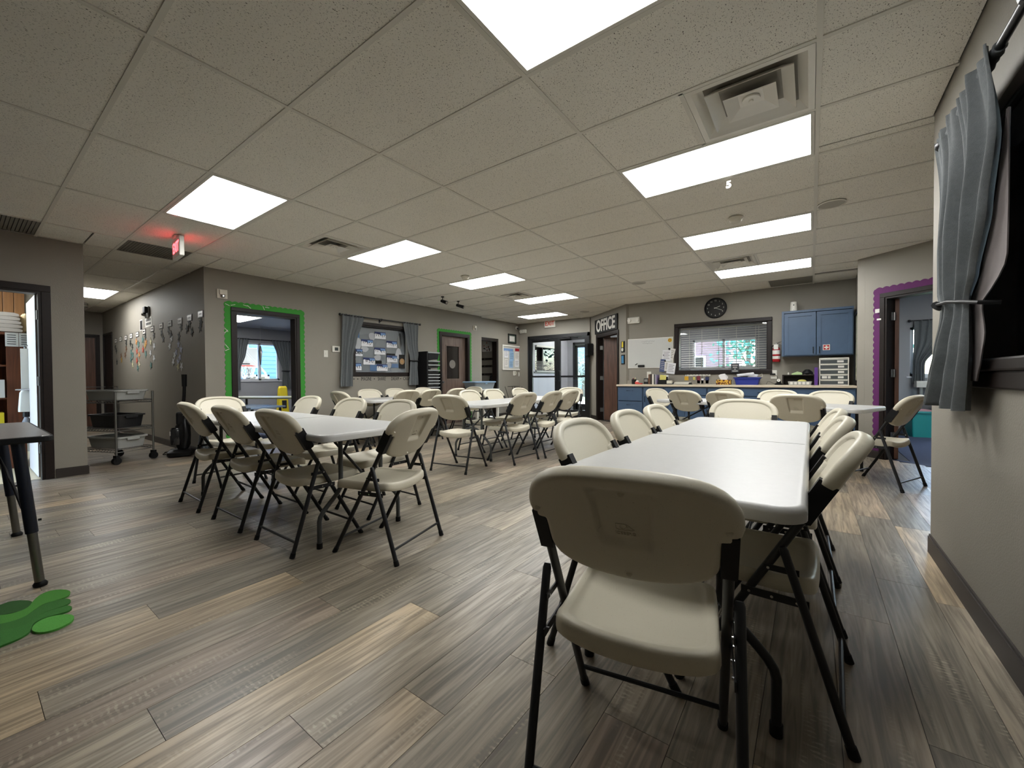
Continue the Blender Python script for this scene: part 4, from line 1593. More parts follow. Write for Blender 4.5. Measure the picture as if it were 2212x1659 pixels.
# ---- papered window on the left wall
w = MB().box((-.60, .074, 1.2), (.60, .078, 2.05))
t = wthing('backing_sheet', 'pale grey backing sheet behind the papers in the left interior window', 'paper', 'L', 4.98, 0)
w.build('sheet', mat('backing_grey', 'a9adb0', .7), t)
M['card_navy'] = mat('card_navy', '27335f', .7)
M['card_sky'] = mat('card_sky', '6f8fbb', .7)
M['snow'] = mat('snow_white', 'dcdde0', .8)
rn = random.Random(4)
names = ['', '', '', 'AYDEN', '', '', '', '', '']
for k, (y, z) in enumerate([(4.948, 1.916), (4.654, 1.751), (5.219, 1.758), (4.428, 1.562), (4.938, 1.609), (4.693, 1.408), (5.221, 1.468), (4.399, 1.298), (4.986, 1.289)]):
    pos = ['top card', 'upper left card', 'upper right card', 'card behind the left curtain edge, second row', 'middle card', 'card below the middle, slightly left', 'card at right beside the round disc', 'bottom left card', 'bottom middle card'][k]
    t = wthing('snow_name_card', 'snowy night name card in the interior window: ' + pos, 'paper', 'L', y, z, 'snowy name cards in the interior window', out=-.058)
    MB().box((-.125, -.002, -.02), (.125, 0, .065)).build('night_sky', M['card_navy'], t)
    MB().box((.01, -.0028, -.02), (.12, -.002, .05)).build('sky_glow', M['card_sky'], t)
    hill = [(-.125, -.068), (.125, -.068), (.125, .005), (.08, .012), (.03, -.004), (-.02, .018), (-.07, .022), (-.10, .03), (-.125, .02)]
    MB().prism(hill, .0, .002, M=Matrix(((1, 0, 0, 0), (0, 0, -1, -.0022), (0, 1, 0, 0), (0, 0, 0, 1)))).build('snow_hill', M['snow'], t)
    if names[k]:
        text('letters', names[k], .075, M['ink'], t, (0, -.005, -.005), bold=.002)
    else:
        b = MB()
        for q in range(5):
            x0 = -.085 + q * .042
            pts = [(x0 + rn.uniform(-.012, .016), -.0055, -.02 + .045 * f + rn.uniform(-.012, .012) + .012 * (2 - q) * .5) for f in (0, .3, .6, 1)]
            b.tube(pts, .0042, 5)
        b.build('letters', M['ink'], t)
for k, (y, z, w_, h_, m_, lb) in enumerate([(4.77, 1.88, .15, .16, 'snow', 'white penguin cut-out beside the top snow card'), (4.45, 1.73, .16, .26, 'snow', 'white tree cut-out by the left curtain edge'), (4.60, 1.64, .16, .12, 'snow', 'white snow cut-out below the upper left card'),
                                         (5.39, 1.58, .15, .20, 'snow', 'white rounded cut-out left of the round disc'), (5.42, 1.84, .11, .30, 'steel', 'grey penguin body cut-out by the right curtain'), (4.89, 1.48, .15, .12, 'snow', 'white square cut-out under the middle card'),
                                         (4.35, 1.42, .13, .11, 'snow', 'white cut-out behind the left curtain edge, lower row'), (5.15, 1.34, .13, .13, 'snow', 'round white cut-out near the bottom right'), (4.80, 1.28, .17, .12, 'card_sky', 'blue paper with a round white snowball at the bottom'),
                                         (4.91, 1.395, .14, .06, 'ink', 'dark photo strip under the white square cut-out'), (5.29, 1.33, .18, .08, 'card_sky', 'blue and red picture strip at the bottom right'), (5.20, 1.555, .2, .035, 'ink', 'thin dark strip above the right snow card'), (4.47, 1.9, .05, .14, 'card_sky', 'narrow blue picture at top left of the window')]):
    t = wthing('paper_cutout', lb, 'paper', 'L', y, z, 'paper cut-outs in the interior window', out=-.0635)
    pts = [(w_ / 2 * math.cos(a) * (1 + .12 * math.sin(3 * a + k)), h_ / 2 * math.sin(a) * (1 + .1 * math.cos(2 * a + k))) for a in [2 * PI * q / 22 for q in range(22)]]
    if m_ in ('card_sky', 'ink'): pts = [(-w_ / 2, -h_ / 2), (w_ / 2, -h_ / 2), (w_ / 2, h_ / 2), (-w_ / 2, h_ / 2)]
    MB().prism(pts, 0, .0015, M=Matrix(((1, 0, 0, 0), (0, 0, -1, 0), (0, 1, 0, 0), (0, 0, 0, 1)))).build('sheet', M[m_], t)
t = wthing('round_disc', 'round orange disc on black near the right curtain', 'picture', 'L', 5.47, 1.41, out=-.058)  # orange disc with teal marks on a black sheet
MB().box((-.075, -.002, -.13), (.075, 0, .15)).build('sheet', M['ink'], t)
MB().lathe([(0, 0), (.06, 0), (.06, .002), (0, .002)], 20, M=Matrix.Translation((0, -.002, .01)) @ Matrix.Rotation(PI / 2, 4, 'X'), caps=False).build('disc', mat('orange_disc', 'b98a55', .7), t)
sp = MB()
for k in range(8):
    a = k * PI / 4
    sp.cbox((.038 * math.cos(a), -.005, .01 + .038 * math.sin(a)), (.014, .002, .014))
sp.build('segment_marks', mat('teal_marks', '3b7d86', .7), t)

# ---- lettering under the window
for wd, y0, y1 in (('IMAGINE', 4.477, 4.697), ('SHARE', 4.843, 5.021), ('DREAM', 5.153, 5.343), ('CREATE', 5.451, 5.70)):
    t = wthing('wall_lettering', 'black word ' + wd + ' lettered under the papered window', 'lettering', 'L', (y0 + y1) / 2, 1.066, 'words under the papered window')
    o = text('letters', wd, .098, M['ink'], t, (0, -.001, 0), ext=.0008)
    wdt = o.dimensions.x if o.dimensions.x else .3
    bpy.context.view_layer.update()
    o.scale = ((y1 - y0) / max(.01, max(v.co.x for v in o.data.vertices) - min(v.co.x for v in o.data.vertices)), 1, 1)
for y, lb in ((4.33, 'leftmost, at the curtain edge'), (4.409, 'before the word IMAGINE'), (4.764, 'between IMAGINE and SHARE'), (5.387, 'between DREAM and CREATE')):
    t = wthing('wall_dot', 'black dot of the wall lettering, ' + lb, 'lettering', 'L', y, 1.068, 'dots between the words')
    MB().lathe([(0, 0), (.011, 0), (.011, .001), (0, .001)], 14, M=Matrix.Rotation(PI / 2, 4, 'X'), caps=False).build('dot', M['ink'], t)

# ---- rack of stacked black trays
t = thing('tray_rack', 'black tray rack between the right curtain and the wooden door', 'rack', (-6.56, 5.98, 0))
MB().box((-.16, -.20, 0), (.16, -.17, 1.63)).build('side_panel', M['black'], t)
MB().box((-.18, -.2, 0), (-.165, .20, 1.63)).build('back_panel', M['black'], t)
MB().box((-.16, .19, 0), (.16, .20, 1.2)).build('side_panel', M['black'], t)
MB().box((-.16, -.17, .03), (.16, .19, .05)).build('base_shelf', M['black'], t)
M['tray_rim'] = mat('tray_rim', '9ea3a4', .35)
M['tray_black'] = mat('tray_black', '1d1e20', .35)
zs = [.1, .19, .28, .37, .46, .55, .64, .73, .82, .89, .97, 1.03, 1.10, 1.16, 1.25, 1.36, 1.44, 1.62]
zs = [z for z in zs if z >= .55]
for k, z in enumerate(zs):
    h = .07 if k < len(zs) - 1 else .15
    lb = 'tall black bin on top of the tray rack' if k == len(zs) - 1 else 'black tray with grey rim, %s below the tall bin on the rack' % ['first', 'second', 'third', 'fourth', 'fifth', 'sixth', 'seventh', 'eighth', 'ninth', 'tenth', 'eleventh', 'twelfth', 'thirteenth'][len(zs) - 2 - k]
    r = thing('tray', lb, 'tray', (-6.55, 5.99, z - h), 0, 'stacked black trays')
    MB().loft([rrect(.12, .15, .02, 3), rrect(.14, .165, .02, 3)] and [[(x, y, .0) for x, y in rrect(.12, .15, .03, 3)], [(x, y, h - .012) for x, y in rrect(.14, .165, .03, 3)]]).build('tray_body', M['tray_black'], r)
    MB().loft([[(x, y, h - .022) for x, y in rrect(.148, .172, .03, 3)], [(x, y, h) for x, y in rrect(.152, .176, .03, 3)]]).build('rim', M['tray_rim'], r)
    if k < len(zs) - 1:
        MB().box((.150, -.05, h - .045), (.1515 + .001, .05, h - .024)).build('grip', M['black'], r)

# ---- closet
for z, lb in ((1.60, 'top'), (1.40, 'middle'), (1.17, 'bottom')):
    t = thing('hook_rail', lb + ' dark hook rail in the closet beside the wooden door', 'hook rail', (-7.42, 8.9, z), 0, 'coat hook rails in the closet')
    MB().rbox((-.42, -.018, -.03), (.40, 0, .03), .003).build('board', M['frame'], t)
    for x in (-.28, 0, .25):
        MB().tube([(x, -.018, .0), (x, -.05, -.01), (x, -.055, .012)], .006, 6).build('hook', M['chrome'], t)
t = thing('canvas_picture', 'square canvas of red and black leaves inside the closet', 'picture', (-7.36, 8.9, 1.97))
MB().box((-.17, -.03, -.16), (.17, 0, .16)).build('canvas', M['paper'], t)
b = MB()
b2 = MB()
rn = random.Random(9)
for k in range(16):
    x, z, a = rn.uniform(-.13, .13), rn.uniform(-.13, .1), rn.uniform(0, 3)
    Mx = Matrix.Translation((x, -.031, z)) @ Matrix.Rotation(a, 4, 'Y')
    (b if k % 3 else b2).prism([(-.035, 0), (0, .014), (.035, 0), (0, -.014)], 0, .001, M=Mx @ Matrix.Rotation(PI / 2, 4, 'X'))
b.build('leaf_print', M['ink'], t)
b2.build('leaf_print', mat('leaf_red', '9a4a36', .7), t)
t = thing('coat', 'dark patterned coat hanging in the closet beside the door jamb', 'coat', (-7.10, 8.86, 0))
rings = []
for z, a, c in ((1.18, .03, .02), (1.12, .09, .04), (1.0, .12, .055), (.85, .13, .06), (.6, .145, .07)):
    rings.append([(a * math.cos(q * PI / 8) + .012 * math.sin(q * 2.1), -.05 + c * math.sin(q * PI / 8), z) for q in range(16)])
MB().loft(rings).build('body', speckle_mat('coat_cloth', '2b2c30', '9a9a9a', 60, .6, .9, .2), t, True)
MB().tube([(.08, -.06, 1.1), (.12, -.09, .9), (.12, -.10, .7)], [.035, .04, .04], 10).build('sleeve', D.materials['coat_cloth'], t, True)

# ---- low white table with a storage tote, wire stand
t = thing('side_table', 'small white table holding the tote near the closet', 'table', (-6.42, 7.50, 0))
MB().rbox((-.25, -.42, .775), (.25, .42, .805), .006).build('top', M['white'], t)
for x in (-.21, .21):
    for y in (-.38, .38):
        MB().box((x - .025, y - .025, 0), (x + .025, y + .025, .775)).build('leg', M['white'], t)
t = thing('storage_tote', 'grey tote with a light blue lid before the closet', 'tote', (-6.42, 7.46, .805))
M['tote'] = mat('tote_grey', '7d868c', .3)
M['tote_lid'] = mat('tote_lid_blue', '8fb0cf', .35)
MB().loft([[(x, y, z) for x, y in rrect(a, c, .05, 4)] for a, c, z in ((.17, .33, 0), (.2, .37, .155), (.2, .37, .16))]).build('tub', M['tote'], t)
MB().loft([[(x, y, z) for x, y in rrect(a, c, .05, 4)] for a, c, z in ((.215, .39, .155), (.22, .395, .175), (.2, .37, .185))]).build('lid', M['tote_lid'], t)
MB().rbox((.2, -.04, .12), (.215, .04, .145), .005).build('latch', M['tote_lid'], t)
t = thing('wire_stand', 'thin black wire stand in the corner before the glass doors', 'stand', (-6.35, 8.75, 0))
b = MB()
for x, y in ((-.14, -.14), (.14, -.14), (.14, .14), (-.14, .14)):
    b.tube([(x * 1.1, y * 1.1, 0), (x * .5, y * .5, .42), (x * 1.15, y * 1.15, .84)], .006, 6)
b.build('leg_frame', M['black'], t)
MB().tube([(.16 * math.cos(a), .16 * math.sin(a), .84) for a in [2 * PI * k / 16 for k in range(17)]], .006, 6).build('top_ring', M['black'], t)

# ---- certificate and bulletin board
t = wthing('certificate', 'black framed certificate above the bulletin board', 'picture', 'J', 9.40, 2.175)
for a, b_ in (((-.19, -.02, -.135), (-.165, 0, .135)), ((.165, -.02, -.135), (.19, 0, .135)), ((-.165, -.02, .11), (.165, 0, .135)), ((-.165, -.02, -.135), (.165, 0, -.11))):
    MB().box(a, b_).build('frame', M['black'], t)
MB().box((-.165, -.006, -.11), (.165, 0, .11)).build('mat_board', mat('mat_green', '49584e', .8), t)
MB().box((-.12, -.008, -.075), (.12, -.006, .075)).build('paper', M['paper'], t)
t = wthing('bulletin_board', 'white framed bulletin board with notices beside the glass doors', 'board', 'J', 9.42, 1.635)
for a, b_ in (((-.49, -.03, -.35), (-.45, 0, .35)), ((.45, -.03, -.35), (.49, 0, .35)), ((-.45, -.03, .31), (.45, 0, .35)), ((-.45, -.03, -.35), (.45, 0, -.31))):
    MB().rbox(a, b_, .005).build('frame', M['white'], t)
MB().box((-.45, -.008, -.31), (.45, 0, .31)).build('panel', mat('board_cream', 'b9b8b2', .8), t)
for x, z, w_, h_, m_ in ((-.20, .22, .44, .07, 'card_sky'), (-.05, .05, .2, .26, 'tote_lid'), (.22, .24, .2, .08, 'red'), (.2, .06, .2, .22, 'paper'), (-.30, -.15, .16, .2, 'paper'), (.2, -.15, .2, .2, 'snow'), (-.08, -.18, .18, .2, 'tote_lid'), (-.3, .1, .18, .2, 'snow')):
    p = wthing('notice', 'notice pinned on the bulletin board: ' + {(-.20, .22): 'blue banner at top left', (-.05, .05): 'pale blue sheet in the middle', (.22, .24): 'red heading at top right', (.2, .06): 'white sheet under the red heading', (-.30, -.15): 'white sheet at bottom left', (.2, -.15): 'white sheet at bottom right', (-.08, -.18): 'blue sheet at bottom middle', (-.3, .1): 'white sheet at middle left'}[(x, z)], 'paper', 'J', 9.42 + x, 1.635 + z, 'notices on the bulletin board', out=.009)
    MB().box((-w_ / 2, -.002, -h_ / 2), (w_ / 2, 0, h_ / 2)).build('sheet', M[m_], p)
    if h_ > .15:
        b = MB()
        for q in range(4):
            b.box((-w_ * .38, -.0028, h_ * (.3 - .18 * q) - .004), (w_ * (.38 - .08 * (q % 2)), -.002, h_ * (.3 - .18 * q) + .004))
        b.build('print_lines', M['charcoal'], p)


# ---- emergency lights
def elight(w, s, z, label, k=1.0):
    t = wthing('emergency_light', label, 'light', w, s, z, 'white emergency lights')
    MB().rbox((-.13 * k, -.06, -.065 * k), (.13 * k, 0, .065 * k), .01).build('housing', M['white'], t)
    for x in (-.085 * k, .085 * k):
        MB().tube([(x, -.06, 0), (x, -.085, 0), (x, -.09, 0)], [.035 * k, .04 * k, .036 * k], 16).build('lamp_head', M['vent'], t, True)
    return t


elight('F', -3.03, 2.265, 'white twin-head emergency light above the whiteboard')
elight('V', -6.70, 2.40, 'white emergency light in the corner left of the glass doors', .8)
t = wthing('dome_camera', 'small white camera high in the corner by the glass doors', 'camera', 'J', 9.62, 2.50)
MB().tube([(0, 0, 0), (0, -.03, 0)], .05, 14).build('base', M['white'], t)
MB().tube([(0, -.03, -.01), (0, -.10, -.03)], [.03, .036], 14).build('camera_body', M['steel'], t, True)

# ---- OFFICE sign, speaker, plaques
sc_ = (off_s(-4.375, 9.557) + off_s(-3.477, 8.733)) / 2
t = wthing('office_sign', 'black OFFICE sign with white letters above the brown door', 'sign', 'O', sc_, 2.315)
MB().rbox((-.61, -.03, -.175), (.61, 0, .175), .004).build('board', M['black'], t)
o = text('letters', 'OFFICE', .385, M['white'], t, (0, -.0305, -.005), bold=.011)
o.scale = (1.02 / (max(v.co.x for v in o.data.vertices) - min(v.co.x for v in o.data.vertices)), 1, 1)
t = wthing('wall_speaker', 'black speaker box on the wall between glass doors and office', 'speaker', 'O', .13, 1.78)
MB().rbox((-.10, -.17, -.15), (.10, -.02, .15), .01).build('cabinet', M['black'], t)
MB().box((-.04, -.02, -.04), (.04, 0, .04)).build('bracket', M['blackmetal'], t)
MB().tube([(.05, -.1, .15), (.05, -.1, .22)], .004, 6).build('antenna', M['black'], t)
t = wthing('wall_plaque', 'black plaque with a yellow tag and white disc beside the office door', 'plaque', 'O', 1.82, 1.725)
MB().rbox((-.075, -.018, -.12), (.075, 0, .12), .006).build('board', M['black'], t)
MB().rbox((-.03, -.026, -.01), (.035, -.018, .11), .004).build('yellow_tag', mat('tag_yellow', 'd8c21e', .5), t)
MB().tube([(0, -.018, -.06), (0, -.028, -.06)], .038, 18).build('disc', M['white'], t)
t = wthing('wall_tablet', 'blue screened tablet in a black case beside the office door', 'tablet', 'O', 1.82, 1.45)
MB().rbox((-.075, -.02, -.105), (.075, 0, .105), .008).build('case', M['black'], t)
MB().box((-.048, -.022, -.08), (.05, -.02, .08)).build('screen', mat('tablet_blue', '3c7da6', .3), t)

# ---- whiteboard and its papers
t = wthing('whiteboard', 'white dry-erase board left of the office window', 'board', 'F', -2.70, 1.565)
M['wb'] = mat('whiteboard_face', 'c3c5c2', .18, spec=.6)
MB().rbox((-.455, -.014, -.30), (.455, 0, .30), .003).build('panel', M['wb'], t)
for a, b_ in (((-.465, -.02, -.31), (-.45, 0, .31)), ((.45, -.02, -.31), (.465, 0, .31)), ((-.45, -.02, .297), (.45, 0, .31)), ((-.45, -.02, -.31), (.45, 0, -.297))):
    MB().box(a, b_).build('frame', M['white'], t)
b = MB()
rn = random.Random(3)
for r_, z in ((0, .245), (1, .205)):
    for q in range(9 - 2 * r_):
        x = -.17 + .03 * q + .02 * r_
        b.tube([(x, -.0145, z + rn.uniform(-.012, .012)), (x + .012, -.0145, z + rn.uniform(-.012, .012)), (x + .02, -.0145, z + rn.uniform(-.012, .012))], .0022, 4)
b.build('marker_writing', mat('marker_grey', '6d7078', .7), t)
t = wthing('board_eraser', 'black eraser stuck low on the whiteboard', 'eraser', 'F', -2.875, 1.298, out=.0145)
MB().rbox((-.068, -.03, -.025), (.068, -.008, .025), .006).build('handle_block', M['black'], t)
MB().box((-.066, -.008, -.023), (.066, 0, .023)).build('felt', M['charcoal'], t)
t = wthing('board_marker', 'short black marker lying on the whiteboard left of the eraser', 'marker', 'F', -2.985, 1.335, out=.0145)
MB().tube([(-.02, -.008, -.01), (.018, -.008, .012)], .008, 8).build('barrel', M['black'], t)
MB().tube([(.018, -.008, .012), (.03, -.008, .019)], .006, 8).build('cap', M['charcoal'], t)
for x, z, r_, m_, lb in ((-2.295, 1.807, .04, 'tag_yellow', 'round yellow magnet at the top right of the whiteboard'), (-2.307, 1.633, .02, 'black', 'round black magnet holding the tilted sheet'), (-2.42, 1.51, .011, 'charcoal', 'small grey magnet near the middle right of the whiteboard'), (-2.39, 1.39, .018, 'black', 'round black magnet holding the lower flyers')):
    t = wthing('magnet', lb, 'magnet', 'F', x, z, 'magnets on the whiteboard', out=.0205)
    MB().lathe([(0, 0), (r_, 0), (r_, .006), (r_ * .8, .009), (0, .009)], 18, M=Matrix.Rotation(PI / 2, 4, 'X'), caps=False).build('disc', D.materials.get(m_) or M[m_], t, True)
    if r_ > .03:
        MB().lathe([(r_ * .35, .0092), (r_ * .75, .0092), (r_ * .75, .010), (r_ * .35, .010)], 16, M=Matrix.Rotation(PI / 2, 4, 'X'), caps=False).build('printed_ring', mat('magnet_red', 'b0602a', .6), t)
M['navy_print'] = mat('navy_print', '4d5a7d', .8)
for x, z, w_, h_, rot, m_, lb, k in ((-2.26, 1.52, .10, .24, -14, 'paper', 'tilted white sheet hanging off the right edge of the whiteboard', 0), (-2.36, 1.50, .17, .22, -4, 'snow', 'white list sheet on the lower right of the whiteboard', 1),
                                    (-2.44, 1.30, .10, .26, -6, 'navy_print', 'navy and white flyer at the bottom of the whiteboard', 2), (-2.33, 1.28, .14, .19, -4, 'paper', 'white flyer with a dark heading below the whiteboard', 3), (-2.27, 1.24, .16, .22, -8, 'snow', 'white sheet lowest of the flyers beside the office window', 4)):
    t = wthing('flyer', lb, 'paper', 'F', x, z, 'papers on the whiteboard', out=.022 + .002 * k)
    t.rotation_euler = (0, math.radians(-rot), 0)
    MB().box((-w_ / 2, -.0012, -h_ / 2), (w_ / 2, 0, h_ / 2)).build('sheet', M[m_], t)
    b = MB()
    for q in range(5):
        b.box((-w_ * .35, -.0018, h_ * (.3 - .14 * q) - .004), (w_ * (.35 - .12 * (q % 2)), -.0012, h_ * (.3 - .14 * q) + .003))
    b.build('print_lines', M['charcoal'] if m_ != 'navy_print' else M['paper'], t)

# ---- wall clock
t = wthing('wall_clock', 'round black wall clock above the office window', 'clock', 'F', -1.465, 2.365)
RX = Matrix.Rotation(PI / 2, 4, 'X')
MB().lathe([(.19, 0), (.195, .02), (.19, .034), (.172, .038), (.168, .022)], 48, M=RX, caps=False).build('rim', M['black'], t, True)
MB().lathe([(0, .02), (.17, .02)], 40, M=RX, caps=False).build('dial', mat('clock_dial', '10110f', .5), t)
for h in range(1, 13):
    a = math.radians(90 - 30 * h)
    text('numeral', str(h), .038, M['white'], t, (.138 * math.cos(a), -.021, .138 * math.sin(a)), ext=.0004)


def hand(deg, L, w_):
    a = math.radians(deg)
    Mx = Matrix.Rotation(a, 4, 'Y')
    return MB().box((-w_, -.026, -.025), (w_, -.024, L), M=Mx)


hand(69.5, .085, .0035).build('hour_hand', M['white'], t)
hand(114, .125, .0025).build('minute_hand', M['white'], t)
MB().lathe([(0, .024), (.007, .024), (.007, .028), (0, .028)], 12, M=RX, caps=False).build('hub', M['white'], t)

# ---- blind behind the office window
t = thing('window_blind', 'white venetian blind hanging inside the office window', 'blind', ((WO[0] + WO[1]) / 2, YF + .15, 0))
hw = (WO[1] - WO[0]) / 2 - .02
sl = MB().box((-hw, -.015, -.001), (hw, .015, .001), M=Matrix.Rotation(math.radians(20), 4, 'X')).mesh('slat', M['white'])
for k in range(17):
    link('slat', sl, t, (0, 0, 1.265 + .044 * k))
MB().rbox((-hw, -.02, 2.0), (hw, .02, 2.035), .004).build('head_rail', M['white'], t)
MB().rbox((-hw, -.014, 1.215), (hw, .014, 1.235), .004).build('bottom_rail', M['white'], t)
for x in (-.58, -.35, -.05, .25, .56, .61):
    MB().box((x - .003, -.014, 1.23), (x + .003, -.0125, 2.0)).box((x - .003, .0125, 1.23), (x + .003, .014, 2.0)).build('ladder_cord', M['white'], t)
t = wthing('sill_sign', 'small black block sign with white lines at the office window sill', 'sign', 'F', -1.13, 1.225, out=.04)
MB().rbox((-.065, -.02, -.085), (.065, 0, .085), .003).build('block', mat('slate', '34363a', .6), t)
b = MB()
for q, w_ in enumerate((.09, .07, .03, .09)):
    b.box((-w_ / 2, -.0205, .05 - .035 * q - .006), (w_ / 2, -.02, .05 - .035 * q + .006))
b.build('print_lines', M['paper'], t)

# ---- fire extinguisher
t = wthing('fire_extinguisher', 'red fire extinguisher on the wall beside the blue cabinet', 'extinguisher', 'F', -.49, 1.32)
MB().lathe([(.0, 0), (.05, 0), (.058, .012), (.058, .21), (.05, .24), (.025, .262), (.02, .275)], 24, M=Matrix.Translation((0, -.075, 0)), caps=False).build('cylinder', M['red'], t, True)
MB().lathe([(.0585, .05), (.0588, .05), (.0588, .10), (.0585, .10)], 24, M=Matrix.Translation((0, -.075, 0)), caps=False).build('label_band', M['paper'], t)
MB().lathe([(.0585, .13), (.0588, .13), (.0588, .20), (.0585, .20)], 24, M=Matrix.Translation((0, -.075, 0)), caps=False).build('label_band', M['paper'], t)
MB().tube([(0, -.075, .27), (0, -.075, .31)], .02, 12).box((-.012, -.09, .30), (.012, -.06, .325)).build('valve', M['chrome'], t)
MB().tube([(-.01, -.075, .318), (.06, -.09, .345), (.10, -.095, .355)], .007, 6).tube([(-.0, -.075, .305), (.06, -.09, .30), (.105, -.095, .27)], .007, 6).build('handle', M['steel'], t)
MB().tube([(-.02, -.08, .30), (-.065, -.085, .27), (-.07, -.085, .15), (-.065, -.085, .06)], .009, 8).build('hose', M['black'], t, True)
MB().box((-.035, -.136, .215), (.03, -.134, .30)).build('tag', M['paper'], t)
MB().box((-.02, -.02, .1), (.02, 0, .28)).build('bracket', M['blackmetal'], t)


# ---- shaker door helper: frame and recessed panel
def shaker(name, parent, x0, x1, z0, z1, y, m, rail=.055, th=.019):
    b = MB()
    b.box((x0, y - th, z0), (x0 + rail, y, z1)).box((x1 - rail, y - th, z0), (x1, y, z1))
    b.box((x0 + rail, y - th, z0), (x1 - rail, y, z0 + rail)).box((x0 + rail, y - th, z1 - rail), (x1 - rail, y, z1))
    b.box((x0 + rail, y - th + .013, z0 + rail), (x1 - rail, y, z1 - rail))
    return b.build(name, m, parent)


def pull(parent, x, y, z, L=.10, vert=True):
    d = (0, 0, L / 2) if vert else (L / 2, 0, 0)
    p, q = Vector((x, y, z)) - Vector(d), Vector((x, y, z)) + Vector(d)
    o = Vector((0, -.022, 0))
    MB().tube([p, p + o, q + o, q], .0055, 8).build('handle', M['black'], parent)


t = wthing('wall_cabinet', 'blue two-door wall cabinet beside the fire extinguisher', 'cabinet', 'F', .065, 0)
MB().box((-.465, -.31, 1.40), (-.445, -.002, 2.15)).box((.445, -.31, 1.40), (.465, -.002, 2.15)).box((-.445, -.31, 1.40), (.445, -.002, 1.42)).box((-.445, -.31, 2.13), (.445, -.002, 2.15)).box((-.445, -.02, 1.42), (.445, -.002, 2.13)).box((-.465, -.33, 2.115), (.465, -.31, 2.15)).box((-.465, -.33, 1.40), (-.435, -.31, 2.115)).build('body', M['blue_cab'], t)
dl = shaker('door', t, -.430, -.005, 1.415, 2.105, -.311, M['blue_cab'])
dr = shaker('door', t, .005, .452, 1.415, 2.105, -.311, M['blue_cab'])
pull(dl, -.04, -.33, 1.49)
pull(dr, .042, -.33, 1.49)
t = wthing('first_aid_sticker', 'white and red cross sticker on the right blue cabinet door', 'sticker', 'F', .195, 1.525, out=.332)
MB().box((-.045, -.001, -.045), (.045, 0, .045)).build('card', M['paper'], t)
MB().box((-.037, -.0016, -.037), (.037, -.001, .037)).build('red_field', M['red'], t)
MB().box((-.028, -.0022, -.009), (.028, -.0016, .009)).box((-.009, -.0022, -.028), (.009, -.0016, .028)).build('cross', M['white'], t)
t = wthing('canister', 'white cylindrical canister standing on top of the blue wall cabinet', 'canister', 'F', -.24, 2.15, out=.17)
MB().lathe([(0, 0), (.055, 0), (.055, .01), (.045, .155), (.045, .165), (.0, .17)], 24, caps=False).build('shell', M['white'], t, True)
MB().tube([(0, -.0465, .11), (0, -.05, .11)], .010, 12).build('lens', M['black'], t)
MB().tube([(0, -.054, .03), (0, -.0555, .03)], .004, 8).build('indicator', M['charcoal'], t)

# ---- counter and base cabinets
t = thing('worktop', 'long beige laminate worktop over the blue base cabinets', 'counter', (-1.33, 8.235, 0))
MB().rbox((-1.85, -.32, .885), (1.885, .305, .922), .006).build('slab', M['counter'], t)
MB().box((-1.85, .285, .922), (1.885, .305, 1.0)).build('backsplash', M['wall'], t)
bd_ = [-3.165, -2.65, -2.24, -1.50, -1.03, -.28, .55]
for k, (a, b_) in enumerate(zip(bd_[:-1], bd_[1:])):
    c = (a + b_) / 2
    t = thing('base_cabinet', ['leftmost blue base cabinet with stacked drawers by the office door', 'blue base cabinet second from the left under the worktop', 'blue base cabinet under the key rack', 'blue base cabinet under the tissue box', 'blue base cabinet under the blue tub', 'rightmost blue base cabinet under the plastic drawer tower'][k], 'cabinet', (c, 8.25, 0), 0, 'blue base cabinets')
    h = (b_ - a) / 2 - .002
    MB().box((-h, -.29, .10), (h, .28, .882)).box((-h, -.23, 0), (h, .28, .10)).build('body', M['blue_cab'], t)
    if k == 0:
        for z0, z1 in ((.60, .86), (.36, .58), (.12, .34)):
            d = MB().rbox((-h + .012, -.309, z0), (h - .012, -.291, z1), .004).build('drawer', M['blue_cab'], t)
            pull(d, 0, -.309, z1 - .06, .12, False)
    else:
        d = MB().rbox((-h + .012, -.309, .735), (h - .012, -.291, .862), .004).build('drawer', M['blue_cab'], t)
        pull(d, 0, -.309, .80, .12, False)
        n = 2 if h > .3 else 1
        for q in range(n):
            x0 = -h + .012 + q * (2 * h - .024) / n
            x1 = x0 + (2 * h - .024) / n - .005
            d = shaker('door', t, x0, x1, .115, .72, -.291, M['blue_cab'])
            pull(d, x1 - .03 if q == 0 and n == 2 else x0 + .03, -.309, .64)

# ---- things on the worktop
ZC = .922


def ct(name, label, cat, x, y, group=None, rz=0, z=ZC): return thing(name, label, cat, (x, y, z), rz, group)


t = ct('pencil_cup', 'black mesh cup of pencils at the left end of the worktop', 'cup', -2.97, 8.36)
MB().lathe([(0, 0), (.045, 0), (.048, .10), (.045, .10), (.042, .005)], 18, caps=False).build('cup', M['black'], t)
for k, m_ in enumerate(('tag_yellow', 'white', 'red', 'charcoal', 'chrome')):
    p = thing('pencil', {'tag_yellow': 'yellow', 'white': 'white', 'red': 'red', 'charcoal': 'dark grey', 'chrome': 'silver'}[m_] + ' pencil standing in the black mesh cup', 'pencil', (-2.97, 8.36, ZC + .006), k * 1.25, 'pencils in the mesh cup')
    MB().tube([(.004, 0, 0), (.03, 0, .125)], .004, 6).build('shaft', D.materials.get(m_) or M[m_], p)
    MB().tube([(.03, 0, .125), (.0325, 0, .138)], [.004, .001], 6).build('tip', M['offwhite'], p)
t = ct('tape_dispenser', 'red tape dispenser beside the pencil cup', 'dispenser', -2.85, 8.30)
MB().rbox((-.07, -.03, 0), (.07, .03, .025), .006).rbox((-.075, -.028, .02), (-.0, .028, .05), .01).build('base', mat('coral_red', 'c8463f', .4), t)
MB().tube([(-.03, -.012, .05), (-.03, .012, .05)], .032, 18).build('tape_roll', M['paper'], t)
